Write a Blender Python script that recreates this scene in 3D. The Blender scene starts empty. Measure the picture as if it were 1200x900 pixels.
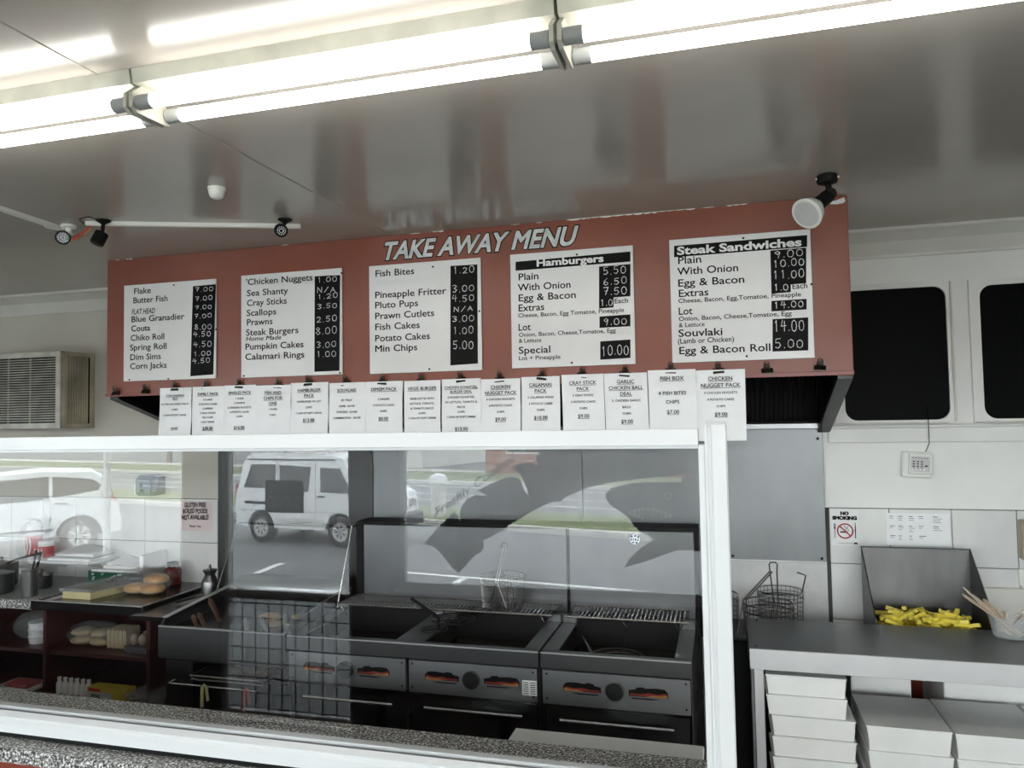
import bpy, math, random
from mathutils import Matrix, Vector
random.seed(7)
S = bpy.context.scene
COL = S.collection

# ------------------------------------------------------------------ camera
CAMH = 1.7
FOC = 880.0
YAW, PIT, ROL = math.radians(15.5), math.radians(2.63), math.radians(-.99)
cf = Vector((-math.sin(YAW)*math.cos(PIT), math.cos(YAW)*math.cos(PIT), math.sin(PIT)))
r0 = Vector((math.cos(YAW), math.sin(YAW), 0)); u0 = r0.cross(cf)
cr = r0*math.cos(ROL) + u0*math.sin(ROL); cu = cr.cross(cf)
cam = bpy.data.objects.new('camera', bpy.data.cameras.new('camera'))
COL.objects.link(cam)
cam.data.sensor_width = 36; cam.data.lens = 36*FOC/1200
cam.data.clip_start = .02; cam.data.clip_end = 300
mw = Matrix.Identity(4)
for i in range(3):
    mw[i][0] = cr[i]; mw[i][1] = cu[i]; mw[i][2] = -cf[i]
mw[2][3] = CAMH
cam.matrix_world = mw
S.camera = cam

# ------------------------------------------------------------------ world, exposure
S.view_settings.view_transform = 'Standard'; S.view_settings.look = 'None'
S.view_settings.gamma = 1; S.view_settings.exposure = 0.0; S.view_settings.use_curve_mapping = False
W = bpy.data.worlds.new('overcast'); S.world = W; W.use_nodes = True
nt = W.node_tree; nt.nodes.clear()
bg = nt.nodes.new('ShaderNodeBackground'); wo = nt.nodes.new('ShaderNodeOutputWorld')
tc = nt.nodes.new('ShaderNodeTexCoord'); nz = nt.nodes.new('ShaderNodeTexNoise'); rp = nt.nodes.new('ShaderNodeValToRGB')
nz.inputs['Scale'].default_value = 2.5; nz.inputs['Detail'].default_value = 4
rp.color_ramp.elements[0].color = (.78, .86, .95, 1); rp.color_ramp.elements[1].color = (1, 1, 1, 1)
rp.color_ramp.elements[0].position = .35; rp.color_ramp.elements[1].position = .65
nt.links.new(tc.outputs['Generated'], nz.inputs['Vector']); nt.links.new(nz.outputs['Fac'], rp.inputs['Fac'])
nt.links.new(rp.outputs['Color'], bg.inputs['Color']); nt.links.new(bg.outputs['Background'], wo.inputs['Surface'])
SKY = 18.0
bg.inputs['Strength'].default_value = SKY
TUBE = 13.0        # emission of the fluorescent tubes
G = 1.6            # plane of the glass screen
FRONT = -1.3       # shopfront wall
GZ = -.6           # street level

def portal(name, x0, x1, z0, z1):
    l = bpy.data.lights.new(name, 'AREA'); l.shape = 'RECTANGLE'; l.size = x1-x0; l.size_y = z1-z0
    l.cycles.is_portal = True
    o = bpy.data.objects.new(name, l); COL.objects.link(o)
    o.location = ((x0+x1)/2, FRONT-.02, (z0+z1)/2); o.rotation_euler = (math.radians(90), 0, 0)
portal('daylight_portal', -5.7, -3.66, .66, 2.2)
portal('daylight_portal', -3.34, -2.36, -.25, 2.2)
portal('daylight_portal', -2.02, 2.2, .63, 2.2)

# ------------------------------------------------------------------ helpers
def at(px, py, ax, val):
    d = cr*((px-600)/FOC) - cu*((py-450)/FOC) + cf
    i = 'xyz'.index(ax); o = Vector((0, 0, CAMH))
    return o + d*((val-o[i])/d[i])
def vat(px, py, ax, val):
    """real place of what the glass screen mirrors at this direction"""
    p = at(px, py, ax, 2*G-val if ax == 'y' else val)
    p.y = 2*G - p.y
    return p

WM = {}
def wm(o): return WM.get(o.name, Matrix.Identity(4)) if o else Matrix.Identity(4)

class MB:
    def __init__(s): s.v = []; s.f = []; s.M = Matrix.Identity(4)
    def add(s, vs, fs):
        n = len(s.v)
        s.v += [s.M @ Vector(v) for v in vs]; s.f += [[n+i for i in f] for f in fs]
        return s
    def box(s, a, b, c=0):
        x0, x1 = sorted((a[0], b[0])); y0, y1 = sorted((a[1], b[1])); z0, z1 = sorted((a[2], b[2]))
        c = min(c, (x1-x0)*.45, (y1-y0)*.45, (z1-z0)*.45)
        if c <= 0:
            vs = [(x, y, z) for x in (x0, x1) for y in (y0, y1) for z in (z0, z1)]
            return s.add(vs, [(0,1,3,2), (4,6,7,5), (0,4,5,1), (2,3,7,6), (0,2,6,4), (1,5,7,3)])
        vs = []; idx = {}
        for i, x in enumerate((x0, x1)):
            for j, y in enumerate((y0, y1)):
                for k, z in enumerate((z0, z1)):
                    dx = c if i == 0 else -c; dy = c if j == 0 else -c; dz = c if k == 0 else -c
                    for ax, p in enumerate(((x, y+dy, z+dz), (x+dx, y, z+dz), (x+dx, y+dy, z))):
                        idx[(i, j, k, ax)] = len(vs); vs.append(p)
        F = []
        I = lambda i, j, k, a: idx[(i, j, k, a)]
        for i in (0, 1):
            q = [I(i,0,0,0), I(i,0,1,0), I(i,1,1,0), I(i,1,0,0)]; F.append(q if i == 0 else q[::-1])
            q = [I(0,i,0,1), I(1,i,0,1), I(1,i,1,1), I(0,i,1,1)]; F.append(q if i == 0 else q[::-1])
            q = [I(0,0,i,2), I(0,1,i,2), I(1,1,i,2), I(1,0,i,2)]; F.append(q if i == 0 else q[::-1])
        for i in (0, 1):
            for j in (0, 1):
                sgn = (i == j)
                q = [I(i,j,0,0), I(i,j,0,1), I(i,j,1,1), I(i,j,1,0)]; F.append(q[::-1] if sgn else q)
                q = [I(i,0,j,0), I(i,0,j,2), I(i,1,j,2), I(i,1,j,0)]; F.append(q if sgn else q[::-1])
                q = [I(0,i,j,1), I(0,i,j,2), I(1,i,j,2), I(1,i,j,1)]; F.append(q[::-1] if sgn else q)
                for k in (0, 1):
                    t = [I(i,j,k,0), I(i,j,k,1), I(i,j,k,2)]
                    F.append(t if (i+j+k) % 2 == 1 else t[::-1])
        # outward check by centre
        cx = Vector(((x0+x1)/2, (y0+y1)/2, (z0+z1)/2)); G2 = []
        for f in F:
            p = [Vector(vs[t]) for t in f]; n = (p[1]-p[0]).cross(p[2]-p[0]); m = sum(p, Vector())/len(p)
            G2.append(f if n.dot(m-cx) > 0 else f[::-1])
        return s.add(vs, G2)
    def prism(s, poly, vec):
        """closed polygon (3d points) pushed along vec"""
        n = len(poly); p = [Vector(q) for q in poly]; v = Vector(vec)
        nn = Vector()
        for i in range(n): nn += p[i].cross(p[(i+1) % n])
        if nn.dot(v) > 0: p = p[::-1]
        vs = p + [q+v for q in p]
        fs = [list(range(n)), list(range(2*n-1, n-1, -1))]
        for i in range(n):
            j = (i+1) % n; fs.append([j, i, n+i, n+j])
        return s.add(vs, fs)
    def lathe(s, prof, c=(0,0,0), n=16, axis='z', rot=None, cap=True):
        """prof: (radius, height) list, bottom to top"""
        M = Matrix.Translation(Vector(c))
        if rot: M = M @ rot
        elif axis == 'y': M = M @ Matrix.Rotation(math.radians(-90), 4, 'X')
        elif axis == 'x': M = M @ Matrix.Rotation(math.radians(90), 4, 'Y')
        vs = []; fs = []
        for r, h in prof:
            for i in range(n):
                a = 2*math.pi*i/n; vs.append(M @ Vector((r*math.cos(a), r*math.sin(a), h)))
        for k in range(len(prof)-1):
            for i in range(n):
                j = (i+1) % n; fs.append([k*n+i, k*n+j, (k+1)*n+j, (k+1)*n+i])
        if cap:
            if prof[0][0] > 1e-5: fs.append([i for i in range(n)][::-1])
            if prof[-1][0] > 1e-5: fs.append([(len(prof)-1)*n+i for i in range(n)])
        return s.add(vs, fs)
    def tube(s, pts, r, n=6, closed=False):
        P = [Vector(p) for p in pts]; m = len(P)
        rs = r if isinstance(r, (list, tuple)) else [r]*m
        vs = []; fs = []; prev = None
        for i, p in enumerate(P):
            if closed: t = P[(i+1) % m]-P[i-1]
            else: t = P[min(i+1, m-1)]-P[max(i-1, 0)]
            t.normalize()
            if prev is None:
                a = Vector((0, 0, 1)) if abs(t.z) < .9 else Vector((1, 0, 0))
                x = t.cross(a).normalized()
            else:
                x = (prev - t*prev.dot(t)).normalized()
            prev = x; y = t.cross(x)
            for k in range(n):
                a = 2*math.pi*k/n; vs.append(p + x*(rs[i]*math.cos(a)) + y*(rs[i]*math.sin(a)))
        for i in range(m if closed else m-1):
            for k in range(n):
                k2 = (k+1) % n; j = (i+1) % m
                fs.append([i*n+k, i*n+k2, j*n+k2, j*n+k])
        if not closed:
            fs.append(list(range(n))[::-1]); fs.append([(m-1)*n+k for k in range(n)])
        return s.add(vs, fs)
    def ring(s, c, R, r, n=20, k=5, ax='z'):
        pts = []
        for i in range(n):
            a = 2*math.pi*i/n; q = (R*math.cos(a), R*math.sin(a))
            pts.append({'z': (c[0]+q[0], c[1]+q[1], c[2]), 'y': (c[0]+q[0], c[1], c[2]+q[1]), 'x': (c[0], c[1]+q[0], c[2]+q[1])}[ax])
        return s.tube(pts, r, k, closed=True)
    def ball(s, c, r, n=12, m=8, sc=(1,1,1), dent=0, seed=0):
        rnd = random.Random(seed); vs = []; fs = []
        for j in range(1, m):
            th = math.pi*j/m
            for i in range(n):
                a = 2*math.pi*i/n; k = r*(1+dent*(rnd.random()-.5))
                vs.append((c[0]+k*sc[0]*math.sin(th)*math.cos(a), c[1]+k*sc[1]*math.sin(th)*math.sin(a), c[2]+k*sc[2]*math.cos(th)))
        t = len(vs); vs.append((c[0], c[1], c[2]+r*sc[2])); vs.append((c[0], c[1], c[2]-r*sc[2]))
        for j in range(m-2):
            for i in range(n):
                i2 = (i+1) % n; fs.append([j*n+i, (j+1)*n+i, (j+1)*n+i2, j*n+i2])
        for i in range(n):
            i2 = (i+1) % n; fs.append([t, i, i2]); fs.append([t+1, (m-2)*n+i2, (m-2)*n+i])
        return s.add(vs, fs)
    def sheet(s, fn, nu, nv, thick=None):
        """fn(u,v)->point on a grid; optional thickness vector"""
        vs = [Vector(fn(i/nu, j/nv)) for j in range(nv+1) for i in range(nu+1)]
        q = lambda i, j: j*(nu+1)+i
        fs = [[q(i, j), q(i+1, j), q(i+1, j+1), q(i, j+1)] for j in range(nv) for i in range(nu)]
        if thick is not None:
            t = Vector(thick); N = len(vs); vs = vs+[v+t for v in vs]
            fs += [[N+k for k in f][::-1] for f in fs]
            bd = [q(i, 0) for i in range(nu)]+[q(nu, j) for j in range(nv)]+[q(i, nv) for i in range(nu, 0, -1)]+[q(0, j) for j in range(nv, 0, -1)]
            for a, b in zip(bd, bd[1:]+bd[:1]): fs.append([b, a, N+a, N+b])
        return s.add(vs, fs)
    def build(s, name, mat, parent=None, smooth=False, kind=None, label=None, cat=None, group=None, origin=None):
        me = bpy.data.meshes.new(name)
        if parent is not None: inv = wm(parent).inverted(); loc = None
        else:
            if origin is None:
                xs = [v.x for v in s.v]; ys = [v.y for v in s.v]; zs = [v.z for v in s.v]
                origin = ((min(xs)+max(xs))/2, (min(ys)+max(ys))/2, min(zs))
            inv = Matrix.Translation(-Vector(origin))
        me.from_pydata([tuple(inv @ v) for v in s.v], [], s.f)
        if smooth:
            me.polygons.foreach_set('use_smooth', [True]*len(me.polygons))
            try: me.set_sharp_from_angle(angle=math.radians(38))
            except Exception: pass
        me.materials.append(mat); me.update()
        o = bpy.data.objects.new(name, me); COL.objects.link(o)
        if parent is not None: o.parent = parent; WM[o.name] = wm(parent).copy()
        else: o.location = origin; WM[o.name] = Matrix.Translation(Vector(origin))
        tag(o, label, cat, group, kind)
        return o

def tag(o, label=None, cat=None, group=None, kind=None):
    if label: o['label'] = label
    if cat: o['category'] = cat
    if group: o['group'] = group
    if kind: o['kind'] = kind
    return o
def thing(name, label, cat, loc=(0,0,0), group=None, rot=0):
    o = bpy.data.objects.new(name, None); COL.objects.link(o); o.empty_display_size = .05
    o.location = loc; o.rotation_euler = (0, 0, rot)
    WM[o.name] = Matrix.Translation(Vector(loc)) @ Matrix.Rotation(rot, 4, 'Z')
    return tag(o, label, cat, group)
KIDS = {}
def dup(o, loc=None, rot=None, label=None, parent=None, scale=None):
    c = o.copy(); COL.objects.link(c)
    if parent is not None: c.parent = parent
    if loc is not None: c.location = loc
    if rot is not None: c.rotation_euler = rot
    if scale is not None: c.scale = scale
    if label: c['label'] = label
    for ch in list(o.children): dup(ch, parent=c)
    return c
def boxo(name, mat, a, b, c=0, parent=None, **k): return MB().box(a, b, c).build(name, mat, parent, **k)

# ------------------------------------------------------------------ materials
def mat(name, col, rough=.5, metal=0, spec=.5, var=0, vscale=8, bump=0, bscale=60, stretch=(1,1,1), rvar=0, coat=0, alpha=1, trans=0, emit=0, col2=None, coord='Object', ramp=(.35,.65), detail=5):
    m = bpy.data.materials.new(name); m.use_nodes = True; t = m.node_tree; b = t.nodes['Principled BSDF']
    b.inputs['Base Color'].default_value = (*col, 1); b.inputs['Roughness'].default_value = rough
    b.inputs['Metallic'].default_value = metal; b.inputs['Specular IOR Level'].default_value = spec
    b.inputs['Coat Weight'].default_value = coat; b.inputs['Alpha'].default_value = alpha
    b.inputs['Transmission Weight'].default_value = trans
    if emit: b.inputs['Emission Color'].default_value = (*col, 1); b.inputs['Emission Strength'].default_value = emit
    if var or bump or rvar or col2:
        tc = t.nodes.new('ShaderNodeTexCoord'); mp = t.nodes.new('ShaderNodeMapping'); mp.inputs['Scale'].default_value = stretch
        t.links.new(tc.outputs[coord], mp.inputs['Vector'])
        def noise(sc):
            n = t.nodes.new('ShaderNodeTexNoise'); n.inputs['Scale'].default_value = sc; n.inputs['Detail'].default_value = detail
            t.links.new(mp.outputs['Vector'], n.inputs['Vector']); return n
        if var or col2:
            n = noise(vscale); r = t.nodes.new('ShaderNodeValToRGB')
            r.color_ramp.elements[0].position = ramp[0]; r.color_ramp.elements[1].position = ramp[1]
            lo = col2 if col2 else tuple(c*(1-var) for c in col); hi = col if col2 else tuple(min(1, c*(1+var)) for c in col)
            r.color_ramp.elements[0].color = (*lo, 1); r.color_ramp.elements[1].color = (*hi, 1)
            t.links.new(n.outputs['Fac'], r.inputs['Fac']); t.links.new(r.outputs['Color'], b.inputs['Base Color'])
        if rvar:
            n = noise(vscale*1.7); mr = t.nodes.new('ShaderNodeMapRange')
            mr.inputs['From Min'].default_value = .3; mr.inputs['From Max'].default_value = .7
            mr.inputs['To Min'].default_value = max(.02, rough-rvar); mr.inputs['To Max'].default_value = min(1, rough+rvar)
            t.links.new(n.outputs['Fac'], mr.inputs['Value']); t.links.new(mr.outputs['Result'], b.inputs['Roughness'])
        if bump:
            n = noise(bscale); bp = t.nodes.new('ShaderNodeBump'); bp.inputs['Strength'].default_value = bump; bp.inputs['Distance'].default_value = .002
            t.links.new(n.outputs['Fac'], bp.inputs['Height']); t.links.new(bp.outputs['Normal'], b.inputs['Normal'])
    return m

def glass_mat(name, ior=1.75, tint=(1,1,1)):
    m = bpy.data.materials.new(name); m.use_nodes = True; t = m.node_tree; t.nodes.clear()
    out = t.nodes.new('ShaderNodeOutputMaterial'); mx = t.nodes.new('ShaderNodeMixShader')
    tr = t.nodes.new('ShaderNodeBsdfTransparent'); gl = t.nodes.new('ShaderNodeBsdfGlossy'); fr = t.nodes.new('ShaderNodeFresnel')
    geo = t.nodes.new('ShaderNodeNewGeometry'); inv = t.nodes.new('ShaderNodeMath'); mul = t.nodes.new('ShaderNodeMath')
    inv.operation = 'SUBTRACT'; inv.inputs[0].default_value = 1; mul.operation = 'MULTIPLY'
    fr.inputs['IOR'].default_value = ior; gl.inputs['Roughness'].default_value = 0; tr.inputs['Color'].default_value = (*tint, 1)
    t.links.new(geo.outputs['Backfacing'], inv.inputs[1]); t.links.new(inv.outputs[0], mul.inputs[0]); t.links.new(fr.outputs['Fac'], mul.inputs[1])
    t.links.new(mul.outputs[0], mx.inputs['Fac']); t.links.new(tr.outputs[0], mx.inputs[1]); t.links.new(gl.outputs[0], mx.inputs[2])
    t.links.new(mx.outputs[0], out.inputs['Surface'])
    return m

M = {}
M['ceiling'] = mat('ceiling_gloss_paint', (.43,.395,.35), .18, spec=.55, var=.07, vscale=1.3, bump=.10, bscale=9)
M['wall'] = mat('wall_paint', (.82,.815,.79), .45, var=.05, vscale=2.5, bump=.15, bscale=30)
M['cream'] = mat('cream_wall_tone', (.56,.54,.48), .5, var=.06, vscale=2.2, bump=.15, bscale=30)
M['wall2'] = mat('front_wall_paint', (.16,.16,.16), .5, var=.05)
M['trim'] = mat('trim_paint', (.68,.67,.62), .4, var=.06, vscale=4, bump=.1, bscale=40)
M['floor'] = mat('floor_vinyl', (.13,.12,.11), .35, var=.2, vscale=6)
M['tile'] = mat('marbled_tile', (.72,.72,.71), .13, var=.07, vscale=7, stretch=(1,1,.6), rvar=.03)
M['grout'] = mat('dark_grout', (.06,.06,.06), .8)
M['red'] = mat('red_brown_paint', (.225,.060,.034), .3, var=.09, vscale=3, bump=.08, bscale=25, spec=.45)
M['redpanel'] = mat('red_laminate', (.22,.045,.03), .3, var=.05)
M['redshelf'] = mat('maroon_laminate', (.055,.013,.012), .35, var=.08)
M['board'] = mat('white_menu_board', (.78,.78,.78), .25, var=.035, vscale=5, spec=.5)
M['black'] = mat('black_print', (.004,.004,.004), .5, spec=.12)
M['black_gloss'] = mat('black_gloss', (.008,.008,.008), .12, spec=.6, rvar=.05, vscale=9)
M['matblack'] = mat('matt_black', (.006,.006,.006), .6, spec=.2)
M['pane'] = mat('blacked_out_pane', (.002,.002,.002), .4, spec=.04, bump=.3, bscale=14)
M['chalk'] = mat('chalk', (.8,.8,.8), .9, var=.25, vscale=180)
M['silver'] = mat('silver_paint', (.5,.52,.53), .35, metal=.4, var=.15, vscale=30)
M['paper'] = mat('paper', (.84,.85,.86), .35, var=.015, vscale=20, bump=.25, bscale=35)
M['print'] = mat('grey_print', (.012,.012,.015), .7, spec=.2)
M['alu'] = mat('white_powder_aluminium', (.70,.715,.725), .3, spec=.5)
M['alugrey'] = mat('grey_track', (.55,.55,.54), .4, var=.04, vscale=30)
M['steel'] = mat('stainless', (.155,.16,.165), .36, metal=1, var=.06, vscale=4, stretch=(2,2,1), detail=6)
M['steelb'] = mat('stainless_satin', (.62,.625,.63), .42, metal=1, var=.04, vscale=6)
M['steelp'] = mat('stainless_panel', (.36,.365,.37), .4, metal=1, var=.05, vscale=6)
M['steelm'] = mat('stainless_worn', (.15,.15,.15), .4, metal=1, var=.10, vscale=9, stretch=(2,2,.5))
M['steelh'] = mat('stainless_brushed', (.22,.223,.226), .3, metal=1, var=.04, vscale=5)
M['steeld'] = mat('stainless_dark', (.06,.061,.062), .38, metal=1, var=.08, vscale=5)
M['tank'] = mat('burnt_tank_steel', (.008,.008,.008), .4, metal=.6)
M['wire'] = mat('chrome_wire', (.55,.55,.55), .25, metal=1)
M['dwire'] = mat('darkened_wire', (.09,.085,.08), .35, metal=1)
M['plate'] = mat('griddle_plate', (.08,.08,.08), .25, metal=1, var=.15, vscale=6)
M['oil'] = mat('dark_oil', (.006,.004,.002), .05, spec=.5)
M['wood'] = mat('dark_wood', (.07,.03,.015), .45, var=.3, vscale=20)
M['fork'] = mat('birch_wood', (.66,.54,.42), .55, var=.12, vscale=30, stretch=(1,1,6))
M['chip'] = mat('raw_chip', (.83,.68,.09), .4, var=.12, vscale=30)
M['card'] = mat('white_cardboard', (.80,.80,.78), .5, var=.03, vscale=8)
M['plastic'] = mat('white_plastic', (.76,.76,.72), .3)
M['offwhite'] = mat('cream_plastic', (.55,.53,.46), .4, var=.08, vscale=15)
M['tan'] = mat('tan_plastic', (.36,.31,.22), .4, var=.08)
M['bluegrey'] = mat('blue_grey_plastic', (.10,.14,.17), .35)
M['pink'] = mat('pink_paper', (.70,.57,.58), .5)
M['green'] = mat('green_card', (.01,.10,.055), .4)
M['flr'] = mat('flame_red', (.20,.022,.012), .4)
M['flo'] = mat('flame_orange', (.42,.20,.05), .4)
M['redprint'] = mat('red_print', (.5,.02,.02), .4)
M['yellow'] = mat('yellow_card', (.5,.4,.05), .4)
M['orange'] = mat('orange_print', (.75,.28,.04), .4)
M['bun'] = mat('bun_crust', (.52,.29,.11), .4, var=.25, vscale=18)
M['bunpale'] = mat('bun_crumb', (.48,.38,.23), .6, var=.1, vscale=20)
M['egg'] = mat('eggshell', (.30,.23,.18), .5, var=.06)
M['meat'] = mat('cooked_patty', (.30,.2,.13), .6, var=.3, vscale=40)
M['butter'] = mat('butter', (.60,.53,.28), .45, var=.05)
M['ac'] = mat('ac_case', (.40,.36,.27), .5, var=.3, vscale=6)
M['acl'] = mat('ac_louvre', (.55,.54,.50), .45, var=.2, vscale=12)
M['fix'] = mat('fixture_enamel', (.70,.68,.58), .35, var=.1, vscale=12)
M['cap'] = mat('grey_cap', (.38,.39,.39), .45)
M['bronze'] = mat('dark_bronze', (.05,.045,.035), .3, metal=.9)
M['lens'] = mat('camera_glass', (.01,.01,.012), .05, spec=.8)
M['bulb'] = mat('frosted_bulb', (.78,.78,.75), .25)
M['sauce'] = mat('sauce', (.09,.012,.01), .25)
M['film'] = mat('clear_film', (.8,.82,.82), .1, alpha=.10, spec=.8, bump=1, bscale=40)
M['tub'] = mat('clear_tub', (.72,.75,.76), .12, alpha=.22, spec=.6)
M['foam'] = mat('foam_cup', (.86,.86,.86), .5)
M['tube'] = mat('lit_tube', (1,.99,.95), .4, emit=TUBE)
M['glass'] = glass_mat('clear_glass', 1.85)
M['wglass'] = glass_mat('shopfront_glass', 1.5, (.93,.95,.94))
M['tglass'] = glass_mat('tinted_glass', 1.5, (.72,.74,.74))
M['decal'] = mat('sticker_back', (.055,.06,.065), .6)
M['decal2'] = mat('sticker_back_light', (.13,.14,.14), .6)
M['asphalt'] = mat('asphalt', (.135,.138,.142), .8, var=.12, vscale=1.2)
M['road'] = mat('road', (.15,.155,.16), .8, var=.1, vscale=1)
M['concrete'] = mat('kerb_concrete', (.55,.54,.51), .8, var=.1, vscale=3)
M['grass'] = mat('grass', (.17,.2,.10), .9, var=.3, vscale=4, bump=1, bscale=20)
M['line'] = mat('road_paint', (.72,.72,.70), .6)
M['brick'] = mat('red_brick', (.30,.14,.10), .8, var=.2, vscale=12)
M['roof'] = mat('roof_tile', (.2,.12,.1), .7, var=.2, vscale=10)
M['white'] = mat('car_white', (.80,.81,.82), .18, coat=.6)
M['carglass'] = mat('car_window', (.02,.022,.024), .05, spec=.7)
M['rubber'] = mat('tyre', (.015,.015,.015), .7)
M['hub'] = mat('wheel_alloy', (.5,.5,.5), .3, metal=.8)
M['bumper'] = mat('grey_bumper', (.10,.10,.11), .5)
M['tail'] = mat('tail_lamp', (.35,.02,.02), .15)
M['leaf'] = mat('foliage', (.05,.08,.03), .8, var=.4, vscale=8)
M['navy'] = mat('navy_print', (.02,.05,.14), .4)
M['yel2'] = mat('clip_yellow', (.62,.6,.32), .5)
M['pinkp'] = mat('clip_pink', (.45,.10,.12), .5)

def granite(name, k=1.0):
    m = bpy.data.materials.new(name); m.use_nodes = True; t = m.node_tree; b = t.nodes['Principled BSDF']
    tc = t.nodes.new('ShaderNodeTexCoord'); n = t.nodes.new('ShaderNodeTexNoise'); n.inputs['Scale'].default_value = 165; n.inputs['Detail'].default_value = 2
    r = t.nodes.new('ShaderNodeValToRGB'); cr_ = r.color_ramp; cr_.interpolation = 'LINEAR'
    cr_.elements[0].position = .38; cr_.elements[0].color = (.015,.015,.017,1)
    cr_.elements[1].position = .64; cr_.elements[1].color = (.80*k,.80*k,.78*k,1)
    e = cr_.elements.new(.47); e.color = (.13*k,.125*k,.12*k,1); e = cr_.elements.new(.54); e.color = (.33*k,.33*k,.32*k,1)
    t.links.new(tc.outputs['Object'], n.inputs['Vector']); t.links.new(n.outputs['Fac'], r.inputs['Fac']); t.links.new(r.outputs['Color'], b.inputs['Base Color'])
    b.inputs['Roughness'].default_value = .3
    return m
M['granite'] = granite('granite_laminate', 1.15)

# ------------------------------------------------------------------ lettering
CH = sorted(set("ABCDEFGHIJKLMNOPQRSTUVWXYZabcdefghijklmnopqrstuvwxyz0123456789$.,&()+-!:*/'\"%"))
GL = {}
def make_glyphs():
    jobs = []
    def cv(s, off, res):
        c = bpy.data.curves.new('g', 'FONT'); c.body = s; c.offset = off; c.resolution_u = res; c.size = 1
        o = bpy.data.objects.new('g', c); COL.objects.link(o); return o
    for st, off, res in (('reg', .012, 3), ('bold', .032, 3), ('fat', .075, 3)):
        for ch in CH: jobs.append((st, ch, cv(ch, 0 if ch in 'MW' else off, res)))
    adv = [(ch, cv(ch+'|', 0, 1)) for ch in CH]; bar = cv('|', 0, 1)
    bpy.context.view_layer.update(); dg = bpy.context.evaluated_depsgraph_get()
    def mx(o):
        me = o.evaluated_get(dg).to_mesh(); r = max(v.co.x for v in me.vertices); return r
    b0 = mx(bar); A = {ch: mx(o)-b0 for ch, o in adv}; A[' '] = .30
    for st, ch, o in jobs:
        me = o.evaluated_get(dg).to_mesh()
        V0 = [(v.co.x, v.co.y, 0) for v in me.vertices]; F0_ = [list(p.vertices) for p in me.polygons]
        if ch in 'MW':   # thickened by overlapping shifted copies
            d = {'reg': .016, 'bold': .032, 'fat': .07}[st]; VV = []; FF = []
            for kk, (dx, dy) in enumerate(((-1, 0), (1, 0), (0, 1), (0, -1), (-.7, .7), (.7, .7), (-.7, -.7), (.7, -.7), (0, 0))):
                n = len(VV); VV += [(v[0]+dx*d, v[1]+dy*d, .0006*kk) for v in V0]; FF += [[n+i for i in f] for f in F0_]
            V0, F0_ = VV, FF
        GL[(st, ch)] = (V0, F0_, A[ch])
    hs = [v[1] for v in GL[('reg', 'H')][0]]
    GL['cap'] = max(hs)
    for o in [j[2] for j in jobs]+[a[1] for a in adv]+[bar]:
        c = o.data; bpy.data.objects.remove(o); bpy.data.curves.remove(c)
    GL['A'] = A
make_glyphs()
def text(mb, s, org, right, up, h, width=None, style='reg', shear=0, align='l', jit=0, sx=None):
    """flat lettering: org = left end of the baseline, h = capital height"""
    A = GL['A']; tot = sum(A.get(c, .5) for c in s); k = h/GL['cap']
    kx = width/tot if width else k*(sx or 1)
    org = Vector(org); R = Vector(right).normalized(); U = Vector(up).normalized(); W_ = tot*kx
    x = {'l': 0, 'c': -W_/2, 'r': -W_}[align]; NN = R.cross(U)
    for c in s:
        if c == ' ': x += A[' ']*kx; continue
        if (style, c) not in GL: x += .5*kx; continue
        vs, fs, a = GL[(style, c)]; dy = jit*h*(random.random()-.5)
        mb.add([org + R*(x+v[0]*kx+shear*v[1]*k) + U*(v[1]*k+dy) + NN*(v[2]*k) for v in vs], fs)
        x += a*kx
    return W_
STR = {'0': [[(.5,1),(.15,.85),(.05,.5),(.15,.12),(.5,0),(.8,.15),(.9,.5),(.8,.85),(.5,1)]], '1': [[(.3,.8),(.5,1),(.5,0)]],
 '2': [[(.1,.8),(.4,1),(.8,.8),(.7,.5),(.1,.02),(.9,.05)]], '3': [[(.1,.9),(.5,1),(.85,.8),(.4,.55),(.85,.3),(.5,0),(.1,.1)]],
 '4': [[(.3,1),(.05,.45),(.9,.5)], [(.65,.9),(.6,0)]], '5': [[(.85,1),(.2,.97),(.15,.55),(.6,.6),(.85,.3),(.5,0),(.1,.1)]],
 '6': [[(.7,1),(.2,.6),(.1,.2),(.5,0),(.85,.25),(.5,.5),(.15,.3)]], '7': [[(.1,.95),(.9,1),(.4,0)], [(.3,.5),(.8,.55)]],
 '8': [[(.5,.55),(.15,.8),(.5,1),(.8,.8),(.5,.55),(.1,.25),(.5,0),(.9,.25),(.5,.55)]], '9': [[(.85,.8),(.5,1),(.15,.75),(.5,.5),(.85,.8),(.6,0)]],
 '.': [[(.4,.0),(.5,.08)]], '/': [[(.1,0),(.9,1)]], 'N': [[(.05,0),(.1,1),(.85,0),(.9,1)]], 'A': [[(.05,0),(.5,1),(.95,0)], [(.2,.4),(.8,.4)]]}
def chalk(mb, s, org, w, h, t=.0022, n=(0,-1,0), tiltz=0):
    """hand-drawn figures as flat chalk strokes on a board facing -y"""
    org = Vector(org); wc = [.45 if c == '.' else 1.0 for c in s]; tot = sum(wc); x = 0
    for c, q in zip(s, wc):
        cw = w*q/tot; rz = random.uniform(-.06, .06); sc = random.uniform(.85, 1.05)
        for st in STR.get(c, []):
            P = [org + Vector((x+cw*.1+p[0]*cw*.78, 0, p[1]*h*sc+rz*h+tiltz*(x+p[0]*cw))) for p in st]
            for a, b in zip(P, P[1:]):
                d = (b-a).normalized(); pr = Vector((-d.z, 0, d.x))*t*random.uniform(.35, .6); e = d*t*.3
                mb.add([a-pr-e, b-pr+e, b+pr+e, a+pr-e], [[0, 1, 2, 3]])
        x += cw

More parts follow.
